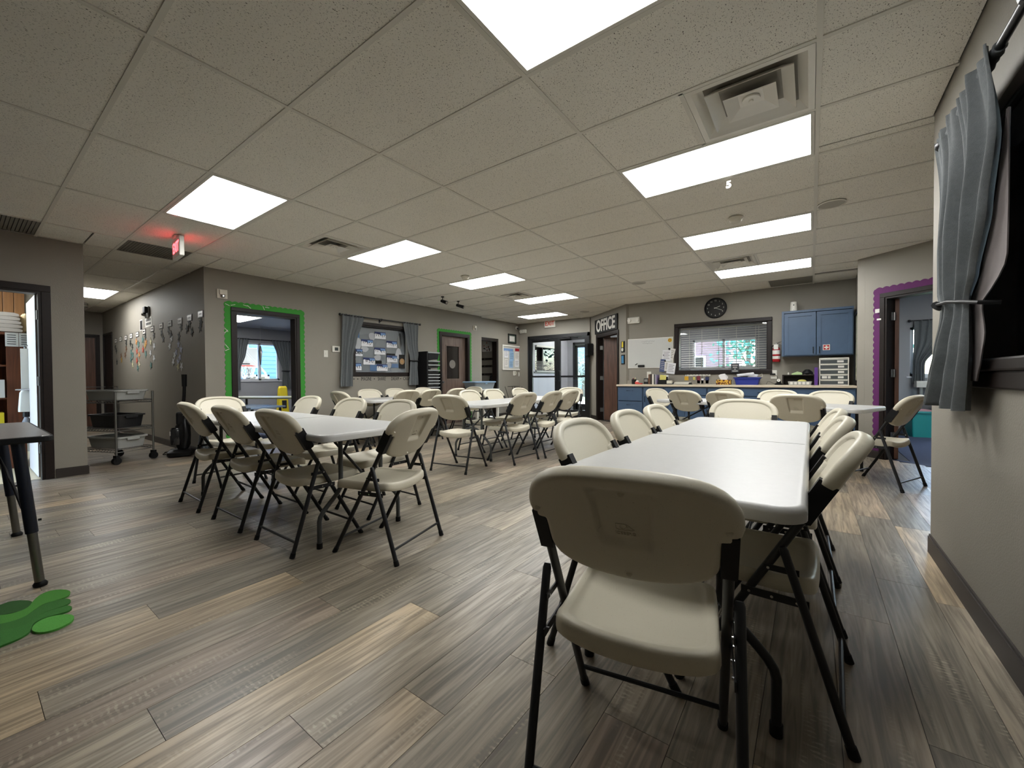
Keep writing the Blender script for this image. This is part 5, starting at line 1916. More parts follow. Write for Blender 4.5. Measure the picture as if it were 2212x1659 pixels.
t = ct('desk_speaker', 'small grey device behind the red tape dispenser', 'device', -2.74, 8.45)
MB().rbox((-.05, -.04, 0), (.05, .04, .12), .012).build('case', M['charcoal'], t)
MB().box((-.035, -.042, .05), (.035, -.04, .1)).build('screen', M['steel'], t)
plate('F', -2.72, 1.115, 'white wall outlet with a charger left of the row of books', kind='outlet', wd=.09, ht=.13)
t = wthing('charger', 'black charger plugged into the outlet above the books', 'charger', 'F', -2.70, 1.09, out=.0095)
MB().rbox((-.02, -.035, -.025), (.025, 0, .025), .005).build('plug_block', M['black'], t)
MB().tube([(0, -.03, -.025), (.01, -.05, -.08), (-.02, -.06, -.165)], .004, 6).build('cable', M['black'], t)
x = -2.655
for k, (w_, h_, m_, lb) in enumerate([(.022, .20, '6b4a33', 'brown book, leftmost in the row on the worktop'), (.016, .205, '4a3a30', 'dark brown book, second in the row'), (.03, .195, '2c1f1a', 'thick blackish book, third in the row'), (.034, .205, 'd2cfc6', 'thick white book in the middle of the row'), (.018, .2, '23262c', 'black book right of the white one'), (.02, .20, '9a9aa0', 'grey book, second from the right'), (.018, .185, '7d6f93', 'lavender book, rightmost in the row')]):
    t = ct('book', lb, 'book', x + w_ / 2, 8.38, 'row of books on the worktop')
    mk = mat('book_cover_' + m_, m_, .6)
    MB().box((-w_ / 2, -.08, 0), (-w_ / 2 + .002, .08, h_)).box((w_ / 2 - .002, -.08, 0), (w_ / 2, .08, h_)).box((-w_ / 2, -.082, 0), (w_ / 2, -.078, h_)).build('cover', mk, t)
    MB().box((-w_ / 2 + .002, -.078, .003), (w_ / 2 - .002, .076, h_ - .004)).build('pages', M['paper'], t)
    x += w_ + .002
t = ct('letter_sorter', 'black letter sorter holding yellow and white papers', 'organizer', -2.38, 8.38)
for y in (-.06, -.02, .02, .06):
    MB().box((-.08, y - .002, .01), (.08, y + .002, .09 + .03 * (y + .06) / .04)).build('divider', M['black'], t)
MB().box((-.085, -.07, 0), (.085, .07, .012)).build('base', M['black'], t)
for y, m_, r_, lb in ((-.04, 'tag_yellow', .15, 'pale yellow envelope tilted in the letter sorter'), (.0, 'paper', -.1, 'white envelope in the middle of the letter sorter'), (.04, 'snow', .05, 'white folded sheet at the back of the letter sorter')):
    p = ct('envelope', lb, 'paper', -2.38 + y * .4, 8.38 + y, 'papers in the letter sorter', z=ZC + .014)
    o = MB().box((-.06, -.001, 0), (.06, .001, .17)).build('sheet', mat('pale_yellow', 'cfc86f', .8) if m_ == 'tag_yellow' else M[m_], p)
    o.rotation_euler = (0, r_, 0)
t = ct('card_box', 'small almond card box right of the letter sorter', 'box', -2.245, 8.33)
MB().rbox((-.05, -.04, .0), (.05, .04, .075), .004).build('body', M['offwhite'], t)
MB().box((-.052, -.042, .0), (.052, .042, .015)).build('base', M['black'], t)
t = ct('paper_tray', 'low tray stacked with papers under the key rack', 'tray', -2.0, 8.28)
MB().box((-.15, -.11, 0), (.15, .11, .006)).box((-.15, -.11, 0), (-.145, .11, .04)).box((.145, -.11, 0), (.15, .11, .04)).build('tray_body', M['charcoal'], t)
for k in range(4):
    p = ct('paper_stack', ['lowest', 'second', 'third', 'topmost'][k] + ' sheaf of papers in the low tray', 'paper', -2.0 + .004 * k, 8.28, 'sheaves in the low tray', .05 * k - .06, ZC + .006 + .011 * k)
    MB().box((-.135, -.10, 0), (.135, .10, .009)).build('sheaf', M['paper' if k % 2 else 'offwhite'], p)
t = wthing('key_rack', 'white key rack strip under the office window', 'rack', 'F', -1.78, 1.10)
MB().rbox((-.225, -.012, -.02), (.225, 0, .02), .003).build('board', M['white'], t)
for k in range(8):
    x = -.20 + .057 * k
    MB().tube([(x, -.012, .008), (x, -.03, .0), (x, -.032, .012)], .004, 6).build('hook', M['charcoal'], t)
for x, w_, h_, z, m_, lb in ((-1.98, .075, .085, 1.035, 'key_yellow', 'amber yellow tag hanging on the key rack'), (-1.84, .04, .06, 1.035, 'pale_yellow', 'small pale yellow tag on the key rack'), (-1.758, .065, .15, 1.01, 'maroon', 'maroon lanyard pouch on the key rack'), (-1.69, .05, .10, .985, 'snow', 'white tag with grey holder on the key rack'), (-1.606, .065, .13, .998, 'navy', 'navy tag at the right of the key rack')):
    mm = D.materials.get(m_) or M.get(m_) or mat(m_, {'key_yellow': 'c79a22', 'maroon': '6e2531', 'navy': '1e2750'}[m_], .6)
    t = wthing('key_tag', lb, 'tag', 'F', x, z, 'tags on the key rack', out=.018)
    MB().rbox((-w_ / 2, -.012, -h_ / 2), (w_ / 2, 0, h_ / 2), .006).build('tag_body', mm, t)
    MB().tube([(0, -.006, h_ / 2), (0, -.006, 1.098 - z)], .003, 6).build('cord', M['charcoal'], t)
t = ct('tissue_box', 'patterned yellow and black tissue box under the window', 'box', -1.285, 8.30)
M['tissue_pat'] = speckle_mat('tissue_pattern', 'c59a3a', '4a1f18', 28, .50, .6, .3, soft=.03)
MB().rbox((-.12, -.055, 0), (.12, .055, .09), .004).build('carton', M['tissue_pat'], t)
MB().add([(-.05, 0, .088), (.05, .01, .088), (.075, -.01, .14), (.02, .0, .20), (-.055, .015, .19), (-.09, -.005, .165)], [(0, 1, 2, 3, 4, 5)]).add([(-.05, .012, .088), (.05, .022, .088), (.06, .02, .13), (-.02, .03, .17), (-.06, .025, .14)], [(0, 1, 2, 3, 4)]).build('tissue', M['snow'], t)
t = ct('blue_tub', 'blue plastic tub of papers below the window corner', 'tub', -.905, 8.27)
M['tubblue'] = mat('tub_blue', '1d2f86', .35)
MB().loft([[(x_, y_, z_) for x_, y_ in rrect(a_, c_, .02, 3)] for a_, c_, z_ in ((.17, .10, 0), (.195, .12, .12), (.19, .115, .12), (.166, .096, .006))]).build('bin', M['tubblue'], t)
MB().loft([[(x_, y_, z_) for x_, y_ in rrect(a_, c_, .02, 3)] for a_, c_, z_ in ((.195, .12, .11), (.207, .132, .112), (.207, .132, .13), (.19, .115, .13))], close=(False, False)).build('rim', M['tubblue'], t)
for k, (dx, dy, rz_, ry, w_, lb) in enumerate(((-.03, .0, .2, -.12, .26, 'white papers sticking up at a slant in the blue tub'), (.02, .03, -.1, .05, .28, 'white folder lying across the blue tub'), (-.08, -.03, .1, .02, .18, 'grey sheet low in the blue tub'))):
    p = ct('tub_paper', lb, 'paper', -.905 + dx, 8.27 + dy, 'papers in the blue tub', rz_, ZC + .135 + .018 * (2 - k) * (k < 2) + .004 * k)
    o = MB().box((-w_ / 2, -.05, 0), (w_ / 2, .05, .022 if k < 2 else .008)).build('sheaf', M['snow' if k < 2 else 'steel'], p)
    o.rotation_euler = (.25, ry, 0)
t = ct('headset', 'black headset with a pale cord on the papers in the tub', 'headset', -.80, 8.33, z=ZC + .165)
MB().tube([(-.16 + .13 * (1 - math.cos(a)) * .6, .0, .045 * math.sin(a)) for a in [PI * k / 8 for k in range(9)]], .008, 8).build('band', M['black'], t)
MB().tube([(.06, 0, 0), (.11, -.01, .03), (.12, -.02, -.02), (.09, -.03, -.03)], .004, 6).build('cord', M['offwhite'], t)
plate('F', -.53, 1.10, 'white wall outlet with an adapter below the extinguisher', kind='outlet', wd=.09, ht=.15)
t = wthing('adapter', 'black adapter plugged in under the fire extinguisher', 'charger', 'F', -.535, 1.105, out=.0095)
MB().rbox((-.05, -.04, -.012), (.03, 0, .015), .005).build('plug_block', M['black'], t)
MB().tube([(.02, -.03, -.0), (.06, -.05, -.04), (.08, -.07, -.13), (.02, -.1, -.17)], .003, 6).build('cable', M['black'], t)
t = ct('desk_camera', 'small black camera dock with a white round face on the worktop', 'camera', -.445, 8.33)
MB().lathe([(.06, 0), (.06, .012), (.035, .03), (.028, .075), (.0, .085)], 20, caps=False).build('dock', M['black'], t, True)
MB().tube([(0, -.03, .075), (0, -.042, .078)], .024, 18).tube([(0, -.042, .078), (0, -.0425, .078)], .010, 12, m=1).build('face', [M['white'], M['black']], t)
MB().tube([(-.05, 0, .01), (-.12, -.02, .05), (-.16, -.03, .06), (-.18, -.03, .01)], .003, 6).build('cable', M['black'], t)
t = ct('shelf_riser', 'dark wooden riser shelf under the blue wall cabinet', 'shelf', -.17, 8.40)
MB().box((-.225, -.10, .155), (.225, .10, .172)).build('shelf_board', M['frame'], t)
for x in (-.215, .215):
    MB().box((x - .01, -.10, 0), (x + .01, .10, .155)).build('side_board', M['frame'], t)
MB().box((-.205, .085, 0), (.205, .098, .155)).build('back_board', M['frame'], t)
t = ct('cloth', 'pale green folded cloth on the riser shelf', 'cloth', -.18, 8.37, z=ZC + .172)
M['pale_green'] = mat('pale_green', 'a9bf8c', .8)
MB().loft([[(-.085 + .02 * k, y, z) for y, z in [(-.05, 0), (.05, 0), (.045, .012 + .006 * k), (.0, .018 + .009 * k), (-.045, .012 + .005 * k)]] for k in range(5)] + [[(.06, y, z) for y, z in [(-.04, 0), (.04, 0), (.03, .02), (.0, .03), (-.03, .02)]]]).build('fold', M['pale_green'], t, True)
t = ct('pouch', 'black pouch heaped on the right of the riser shelf', 'pouch', -.05, 8.38, z=ZC + .172)
MB().loft([[(r_ * .085 * math.cos(a), r_ * .05 * math.sin(a), z_ + .008 * math.sin(3 * a)) for a in [2 * PI * k / 18 for k in range(18)]] for r_, z_ in ((.9, .009), (1, .02), (.8, .045), (.4, .075), (.1, .08))]).build('body', M['black'], t, True)
t = ct('white_bottle', 'tiny white bottle on the left of the riser shelf', 'bottle', -.31, 8.38, z=ZC + .172)
MB().lathe([(0, 0), (.012, 0), (.012, .025), (.006, .03)], 12, caps=False).build('body', M['white'], t, True)
MB().lathe([(0, .03), (.007, .03), (.007, .04), (0, .04)], 10, caps=False).build('cap', M['white'], t)
t = ct('clear_tray', 'clear plastic tray of small things under the riser shelf', 'tray', -.15, 8.29)
M['clear_grey'] = mat('clear_plastic', 'a8aaa6', .2, spec=.6)
MB().loft([[(x_, y_, z_) for x_, y_ in rrect(a_, c_, .015, 2)] for a_, c_, z_ in ((.15, .05, 0), (.165, .06, .06), (.16, .055, .06), (.145, .046, .004))]).build('tub', M['clear_grey'], t)
for k in range(5):
    MB().box((-.13 + .055 * k, -.061, .01), (-.095 + .055 * k, -.0595, .05)).build('label_card', M['paper'], t)
t = ct('green_pad', 'yellow-green pad lying in the clear plastic tray', 'pad', -.12, 8.29, z=ZC + .061)
MB().loft([[(r_ * .06 * math.cos(a), r_ * .04 * math.sin(a), z_) for a in [2 * PI * k / 16 for k in range(16)]] for r_, z_ in ((1, 0), (1, .01), (.7, .025), (.2, .03))]).build('body', D.materials['pale_yellow'], t, True)
t = ct('binder', 'purple binder standing left of the plastic drawer tower', 'binder', .065, 8.30)
pm = mat('binder_purple', '54307f', .4)
MB().box((-.022, -.14, 0), (-.018, .12, .285)).box((.018, -.14, 0), (.022, .12, .285)).box((-.022, -.144, 0), (.022, -.14, .285)).build('cover', pm, t)
MB().box((-.016, -.12, .01), (.016, .11, .27)).build('pages', M['paper'], t)
t = ct('drawer_tower', 'white five-drawer plastic tower with clear fronts on the worktop', 'drawers', .29, 8.36)
fmx = MB()
W2, dp, ht = .185, .15, .435
fmx.box((-W2, -dp, 0), (-W2 + .014, dp, ht)).box((W2 - .014, -dp, 0), (W2, dp, ht)).rbox((-W2, -dp, ht - .018), (W2, dp, ht), .004).box((-W2, dp - .01, 0), (W2, dp, ht))
for k in range(5): fmx.box((-W2 + .014, -dp, .083 * k), (W2 - .014, dp, .083 * k + .011))
fmx.build('frame', M['white'], t)
M['smoke'] = mat('smoky_front', '4d5254', .2, spec=.6)
for k in range(5):
    z0 = .083 * k + .013
    d = MB().rbox((-W2 + .018, -dp - .004, z0), (W2 - .018, dp - .02, z0 + .066), .004).build('drawer', M['smoke'], t)
    MB().rbox((-W2 + .018, -dp - .012, z0 + .056), (W2 - .018, -dp - .002, z0 + .067), .003).build('drawer_lip', M['white'], d)
    MB().box((.05 if k != 4 else .04, -dp - .0055, z0 + .014), (.12 if k not in (2, 3) else .125, -dp - .004, z0 + .046)).build('label_card', M['paper'], d)
    if k == 1:
        MB().box((-.15, -dp - .0055, z0 + .012), (-.085, -dp - .004, z0 + .05)).box((-.075, -dp - .0055, z0 + .012), (-.04, -dp - .004, z0 + .05)).build('label_card', M['paper'], d)
# poster frame on the short alcove wall
t = thing('poster', 'black framed poster seen edge-on right of the blue cabinet', 'poster', (.57, 8.05, 1.50), -PI / 2)
MB().box((-.28, -.03, -.53), (-.25, 0, .53)).box((.25, -.03, -.53), (.28, 0, .53)).box((-.25, -.03, .5), (.25, 0, .53)).box((-.25, -.03, -.53), (.25, 0, -.5)).build('frame', M['black'], t)
MB().box((-.25, -.012, -.5), (.25, 0, .5)).build('print', speckle_mat('poster_print', 'b8b7a4', '5c6a4a', 9, .52, .5, .4, soft=.1), t)

# ------------------------------------------------------------------ corridor: cart, vacuum, stars
t = thing('wire_cart', 'grey wire shelf cart on casters in the corridor mouth', 'cart', (-7.50, 1.29, 0), math.radians(22))
hx, hy = .32, .215
for x in (-hx, hx):
    for y in (-hy, hy):
        p = MB().tube([(x, y, .11), (x, y, .93)], .0125, 10).build('post', M['steel'], t, True)
        cs = MB().tube([(x - .022, y, .045), (x + .022, y, .045)], .045, 16)
        cs.box((x - .028, y - .02, .04), (x - .024, y + .02, .105)).box((x + .024, y - .02, .04), (x + .028, y + .02, .105)).box((x - .028, y - .02, .1), (x + .028, y + .02, .115))
        cs.build('caster', M['black'], t)
for z in (.15, .42, .78):
    b = MB()
    for y in (-hy, hy):
        for dz in (0, .035): b.tube([(-hx, y, z + dz), (hx, y, z + dz)], .005, 6)
        n = 24
        b.tube([(-hx + 2 * hx * k / n, y, z + (.035 if k % 2 else 0)) for k in range(n + 1)], .003, 5)
    for x in (-hx, hx):
        for dz in (0, .035): b.tube([(x, -hy, z + dz), (x, hy, z + dz)], .005, 6)
    for k in range(1, 15):
        y = -hy + 2 * hy * k / 15
        b.tube([(-hx, y, z + .03), (hx, y, z + .03)], .0022, 5)
    b.build('wire_shelf', M['steel'], t)
MB().tube([(-hx, -hy, .93), (-hx - .02, -hy, .985), (-hx - .02, hy, .985), (-hx, hy, .93)], .010, 8).build('push_handle', M['steel'], t, True)
M['bus'] = mat('bus_tub_grey', 'a3a5a1', .5)


def bus_tub(x, y, z, lx, ly, h, label, m='bus', rz=math.radians(22)):
    t = thing('bus_tub', label, 'tub', (x, y, z), rz, 'tubs on the wire cart')
    MB().loft([[(px, py, pz) for px, py in rrect(a, c, .04, 4)] for a, c, pz in ((lx * .88, ly * .88, 0), (lx * .98, ly * .97, h - .01), (lx * .95, ly * .94, h - .01), (lx * .85, ly * .85, .008))]).build('tub', M[m], t, True, 50)
    MB().loft([[(px, py, pz) for px, py in rrect(a, c, .05, 4)] for a, c, pz in ((lx * .97, ly * .96, h - .02), (lx * 1.05, ly * 1.06, h - .02), (lx * 1.05, ly * 1.06, h), (lx * .95, ly * .94, h))], close=(False, False)).build('rim', M[m], t)
    MB().rbox((lx * .98, -.07, h - .05), (lx * 1.06, .07, h - .02), .005).build('grip', M[m], t)


bus_tub(-7.50, 1.29, .818, .29, .19, .13, 'grey bus tub on the top of the wire cart')
bus_tub(-7.50, 1.29, .456, .26, .17, .17, 'dark tub on the middle shelf of the wire cart', 'tray_black')
bus_tub(-7.50, 1.29, .188, .28, .18, .15, 'grey bus tub on the bottom shelf of the wire cart')
t = thing('vacuum_cleaner', 'black upright vacuum cleaner leaning by the star wall corner', 'vacuum', (-7.18, 1.88, 0), math.radians(-20))
MB().loft([[(x, y, z) for x, y in rrect(a, c, .05, 4)] for a, c, z in ((.15, .13, .015), (.16, .14, .03), (.16, .14, .07), (.12, .11, .10))]).build('floor_head', M['black'], t, True, 50)
MB().lathe([(0, .10), (.06, .10), (.085, .16), (.09, .30), (.085, .42), (.055, .47), (.045, .5)], 20, M=Matrix.Translation((0, .03, 0)), caps=False).build('body', M['black'], t, True)
MB().lathe([(.0, .17), (.07, .17), (.075, .2), (.075, .36), (.06, .40)], 18, M=Matrix.Translation((.03, -.035, 0)), caps=False).build('dust_cup', mat('dust_cup', '1f2022', .12, spec=.7), t, True)
MB().rbox((-.06, -.04, .44), (.06, .07, .62), .02).build('neck', M['black'], t)
MB().tube([(0, .03, .6), (0, .05, .85), (0, .055, 1.0)], .02, 10).tube([(0, .055, .98), (0, .055, 1.15)], [.028, .032], 12).build('handle', M['black'], t, True)
MB().tube([(.09, .05, .12), (.16, .08, .3), (.14, .06, .5), (.05, .08, .6), (-.02, .1, .5)], .02, 10).build('hose', M['charcoal'], t, True)
MB().box((.06, -.105, .3), (.075, -.1, .36)).build('logo_plate', M['paper'], t)
b = MB()
pts = [(-.05, .08, .62)]
for k in range(1, 26):
    a = k * .52
    pts.append((-.08 - .016 * k + .08 * math.sin(a), -.02 + .05 * math.sin(a * .63) - .010 * k, max(.006, .6 - .11 * k)))
b.tube(pts, .005, 6)
b.build('power_cord', M['black'], t, True)

SC_ = {'d': ('2d3230', 'dark grey paper star'), 'o': ('c98b54', 'orange paper star on the corridor wall'), 't': ('53807d', 'teal paper star on the corridor wall'), 'r': ('c4533c', 'red paper star on the corridor wall'),
       'w': ('d9dce0', 'white paper star on the corridor wall'), 'l': ('b5b9cf', 'pale lavender paper star on the corridor wall'), 'b': ('6b4a35', 'brown paper star on the corridor wall'), 'g': ('b08a3d', 'gold paper star on the corridor wall'), 'c': ('cbc7a4', 'cream paper star on the corridor wall')}
sm = {}
for k, (c, lb) in SC_.items():
    pts = []
    for q in range(10):
        r_ = .075 if q % 2 == 0 else .032
        a = PI / 2 + q * PI / 5
        pts.append((r_ * math.cos(a), r_ * math.sin(a)))
    sm[k] = MB().prism(pts, 0, .003, M=Matrix(((1, 0, 0, 0), (0, 0, -1, 0), (0, 1, 0, 0), (0, 0, 0, 1)))).mesh('paper_star', mat('star_' + k, c, .7))
rn = random.Random(2)
stars = []
for x, z, c in [(-10.72, 1.8, 'd'), (-10.59, 1.72, 'd'), (-10.28, 1.8, 'o'), (-10.14, 1.74, 't'), (-9.84, 1.81, 't'), (-9.68, 1.86, 'd'), (-9.63, 1.75, 'o'), (-9.69, 1.7, 'g'), (-9.33, 1.74, 'c'), (-9.14, 1.84, 'd'), (-9.15, 1.66, 'w'), (-10.26, 1.62, 'r'), (-10.1, 1.54, 'o'), (-9.84, 1.63, 'r'), (-9.67, 1.54, 't'), (-9.37, 1.55, 'w'), (-9.16, 1.45, 'w'), (-9.35, 1.33, 't'), (-10.27, 1.44, 'r'), (-10.11, 1.37, 'c'), (-10.22, 1.3, 't'), (-10.69, 1.61, 't'), (-10.56, 1.55, 't'), (-10.7, 1.48, 't'), (-10.58, 1.37, 'c'), (-11.05, 1.7, 'b'), (-11.15, 1.58, 'b'), (-11.49, 1.57, 'b'), (-11.45, 1.49, 'g'), (-11.89, 1.7, 'd'), (-11.86, 1.46, 'd'), (-11.99, 1.78, 'd'), (-11.04, 1.81, 'd'), (-8.28, 1.61, 'w'), (-8.18, 1.73, 'w'), (-8.21, 1.79, 'd'), (-7.85, 1.62, 'l'), (-7.74, 1.54, 'l'), (-7.97, 1.5, 'l'), (-8.05, 1.46, 'w'), (-8.12, 1.36, 'w'), (-7.89, 1.35, 'l'), (-7.89, 1.28, 'c'), (-7.73, 1.28, 'w'), (-7.8, 1.42, 'l'), (-8.7, 1.85, 'd'), (-8.62, 1.75, 'd'), (-7.45, 1.83, 'd'), (-7.25, 1.77, 'd'), (-7.35, 1.90, 'd'), (-6.92, 1.80, 'd'), (-6.88, 1.87, 'd'), (-8.33, 1.87, 'd'), (-7.83, 1.74, 'd'), (-7.72, 1.87, 'd')]:
    o = link('paper_star', sm[c], None, (x, 2.059 - rn.random() * .004, z), (0, rn.uniform(-.6, .6), 0))
    stars.append((x, z, c, o))
colw = ['nearest', 'second nearest', 'third nearest', 'fourth nearest', 'fifth nearest', 'fifth farthest', 'fourth farthest', 'third farthest', 'second farthest', 'farthest', 'farthest', 'farthest']
cards_x = [-6.89, -7.34, -7.77, -8.26, -8.72, -9.23, -9.75, -10.21, -10.66, -11.07, -11.51, -11.92]
names_c = ['nearest framed card', 'second nearest card', 'third nearest card', 'fourth nearest card', 'fifth nearest card', 'sixth nearest card', 'sixth farthest card', 'fifth farthest card', 'fourth farthest card', 'third farthest card', 'second farthest card', 'farthest card']
cols = {}
for st in stars:
    k = min(range(12), key=lambda q: abs(cards_x[q] - st[0]))
    cols.setdefault((k, st[2]), []).append(st)
for (k, c), lst in cols.items():
    lst.sort(key=lambda q: -q[1])
    for n, (x, z, _, o) in enumerate(lst):
        pos = '' if len(lst) == 1 else ['uppermost ', 'second ', 'third ', 'fourth ', 'fifth '][n] if n < len(lst) - 1 else 'lowest '
        tag(o, pos + SC_[c][1].replace(' on the corridor wall', '') + ' under the ' + names_c[k] + ' on the corridor wall', 'star', 'paper stars on the corridor wall')
for k, (x, z) in enumerate([(-11.92, 1.91), (-11.51, 1.92), (-11.07, 1.92), (-10.66, 1.93), (-10.21, 1.93), (-9.75, 1.95), (-9.23, 1.96), (-8.72, 1.97), (-8.26, 1.97), (-7.77, 1.97), (-7.34, 1.98), (-6.89, 1.99)]):
    od = ['farthest', 'second farthest', 'third farthest', 'fourth farthest', 'fifth farthest', 'sixth farthest', 'sixth nearest', 'fifth nearest', 'fourth nearest', 'third nearest', 'second nearest', 'nearest'][k]
    t = wthing('name_card', od + ' framed card of the row above the stars', 'card', 'S', x, z, 'framed cards above the stars')
    MB().rbox((-.10, -.006, -.05), (.10, 0, .05), .003).build('card_frame', M['charcoal'], t)
    MB().box((-.085, -.007, -.037), (.085, -.006, .037)).build('card_face', M['paper' if k < 8 else 'steel'], t)
    MB().box((-.05, -.0078, -.01), (.05, -.007, .012)).build('print_lines', M['charcoal'], t)
t = wthing('wall_notice', 'white notice with two lines under the corridor fire strobe', 'paper', 'S', -9.46, 2.10)
MB().box((-.20, -.004, -.085), (.20, 0, .085)).build('sheet', M['paper'], t)
for z in (.035, -.03):
    b = MB()
    for q in range(6): b.box((-.15 + .052 * q, -.005, z - .022), (-.115 + .052 * q, -.004, z + .022))
    b.build('print_blocks', M['charcoal'], t)
t = wthing('paper_notice', 'thin white rectangular frame left of the corridor notice', 'frame', 'S', -9.93, 2.08)
MB().box((-.10, -.004, -.10), (-.08, 0, .10)).box((.08, -.004, -.10), (.10, 0, .10)).box((-.08, -.004, .085), (.08, 0, .10)).box((-.08, -.004, -.10), (.08, 0, -.085)).build('border', M['paper'], t)
MB().box((-.08, -.002, -.085), (.08, 0, .085)).build('sheet', M['charcoal'], t)
t = thing('ceiling_wire', 'coil of pale wire hanging from the corridor ceiling', 'wire', (-11.7, 1.55, 2.58))
MB().tube([(.09 * math.cos(k * .55), .07 * math.sin(k * .55), .03 - .0035 * k) for k in range(26)], .006, 6).build('coil', M['chrome'], t, True)
MB().tube([(0, 0, .0), (0, 0, .04)], .01, 8).build('hanger', M['chrome'], t)

# ------------------------------------------------------------------ storage room
M['cab_brown'] = wood_mat('brown_cabinet', '5a2f1a', '7a4527', .45)
t = thing('storage_cabinet', 'brown wooden cabinet inside the storage room doorway', 'cabinet', (-8.25, .05, 0))
MB().box((-.35, .465, 0), (.35, .485, 1.66)).build('side_panel', M['cab_brown'], t)
MB().box((.33, .335, 0), (.352, .485, 1.66)).build('front_stile', M['cab_brown'], t)
MB().box((-.35, -.7, 0), (.35, -.68, 1.66)).build('side_panel', M['cab_brown'], t)
MB().box((-.35, -.68, 0), (-.33, .465, 1.66)).build('back_panel', M['cab_brown'], t)
for z in (.05, .45, .85, 1.25):
    MB().box((-.33, -.68, z), (.33, .465, z + .02)).build('shelf', M['cab_brown'], t)
MB().box((-.36, -.71, 1.64), (.36, .56, 1.67)).build('top', M['cab_brown'], t)
t = thing('shelf_sign', 'white printed notice sheets taped on the top of the brown cabinet', 'paper', (-7.885, .485, 1.58))
MB().box((0, -.105, -.085), (.003, .0, .085)).box((0, .004, -.085), (.003, .115, .085)).build('sheet', M['paper'], t)
b = MB()
for q in range(5):
    b.box((.003, -.09, .05 - .027 * q), (.0036, -.02, .058 - .027 * q)).box((.003, .02, .05 - .027 * q), (.0036, .1, .058 - .027 * q))
b.build('print_lines', M['charcoal'], t)
rn = random.Random(6)
M['towel'] = mat('towel_white', 'cbbfb4', .95, bump=.6, bscale=300)
M['towel_y'] = mat('towel_yellow', 'd6c39a', .95, bump=.6, bscale=300)
z = 1.67
for k in range(5):
    t = thing('towel', ['bottom', 'second', 'middle', 'fourth', 'top'][k] + ' pale folded towel of the stack on the brown cabinet', 'towel', (-8.02, .38, z), rn.uniform(-.1, .1), 'folded towels on the brown cabinet')
    prof = [(-.155, .006), (-.16, .022), (-.15, .04), (-.08, .047), (.02, .05), (.09, .046), (.125, .034), (.13, .018), (.12, .004)]
    MB().loft([[(x, y, zz) for y, zz in prof] for x in (-.18, -.06, .06, .17)]).build('fold', M['towel'], t, True, 50)
    z += .047
t = thing('yellow_towel', 'yellowish crumpled towel at the right of the towel stack', 'towel', (-7.99, .555, 1.67))
MB().loft([[(.08 * r_ * math.cos(a), .055 * r_ * math.sin(a), z_ + .012 * math.sin(4 * a + z_ * 40)) for a in [2 * PI * k / 20 for k in range(20)]] for r_, z_ in ((.9, .014), (1.05, .05), (.95, .1), (1.08, .15), (.9, .2), (.5, .235), (.1, .24))]).build('heap', M['towel_y'], t, True)
for k, (y, z, m_, lb) in enumerate(((.2, 1.27, 'green', 'green box on the upper shelf of the brown cabinet'), (.25, .87, 'paper', 'white box on the middle shelf of the brown cabinet'), (.24, .47, 'tag_yellow', 'yellow box on the lower shelf of the brown cabinet'))):
    t = thing('carton', lb, 'box', (-8.0, y, z), 0, 'boxes in the brown cabinet')
    MB().rbox((-.12, -.12, 0), (.12, .12, .22), .004).build('body', D.materials.get(m_) or M[m_], t)
    MB().box((.12, -.05, .05), (.1212, .05, .15)).build('label_card', M['paper'], t)
t = thing('dustpan', 'white long-handled dustpan hanging beside the brown cabinet', 'dustpan', (-7.62, .515, 0))
MB().loft([[(x, y, z) for x, y in rrect(a, c, .02, 3)] for a, c, z in ((.02, .03, .97), (.035, .05, .93), (.045, .058, .80), (.05, .062, .74), (.05, .062, .705))]).build('pan', M['white'], t, True)
MB().box((-.012, -.035, .95), (.012, .035, 1.46)).build('handle', M['white'], t)
MB().tube([(0, 0, 1.455), (0, 0, 1.50), (-.2, .24, 1.50)], .008, 6).build('hanger', M['steel'], t)
t = thing('broom', 'dark bristled hand broom hanging under the white dustpan', 'broom', (-7.62, .515, 0))
MB().tube([(0, 0, .70), (0, 0, .64)], .03, 12).build('head', M['black'], t)
b = MB()
for k in range(26):
    a = k * 2.4
    b.tube([(.012 * math.cos(a), .012 * math.sin(a), .645), (.05 * math.cos(a), .055 * math.sin(a), .5 + .02 * math.sin(k))], .003, 4)
bo = b.build('bristles', mat('bristle', '8f8f93', .6), t)
MB().tube([(0, 0, .70), (.0, .0, .92)], .008, 6).build('handle', M['red'], t)
t = thing('wood_panelling', 'brown vertical board panelling high on the storage room back wall', 'panelling', (-9.585, 0, 0))
pb = MB().rbox((0, -.05, 1.2), (.02, .05, 2.6), .004).mesh('board', wood_mat('panel_brown', '6a4526', '83592f', .5))
for k in range(-4, 6): link('board', pb, t, (0, .105 * k + .08, 0))

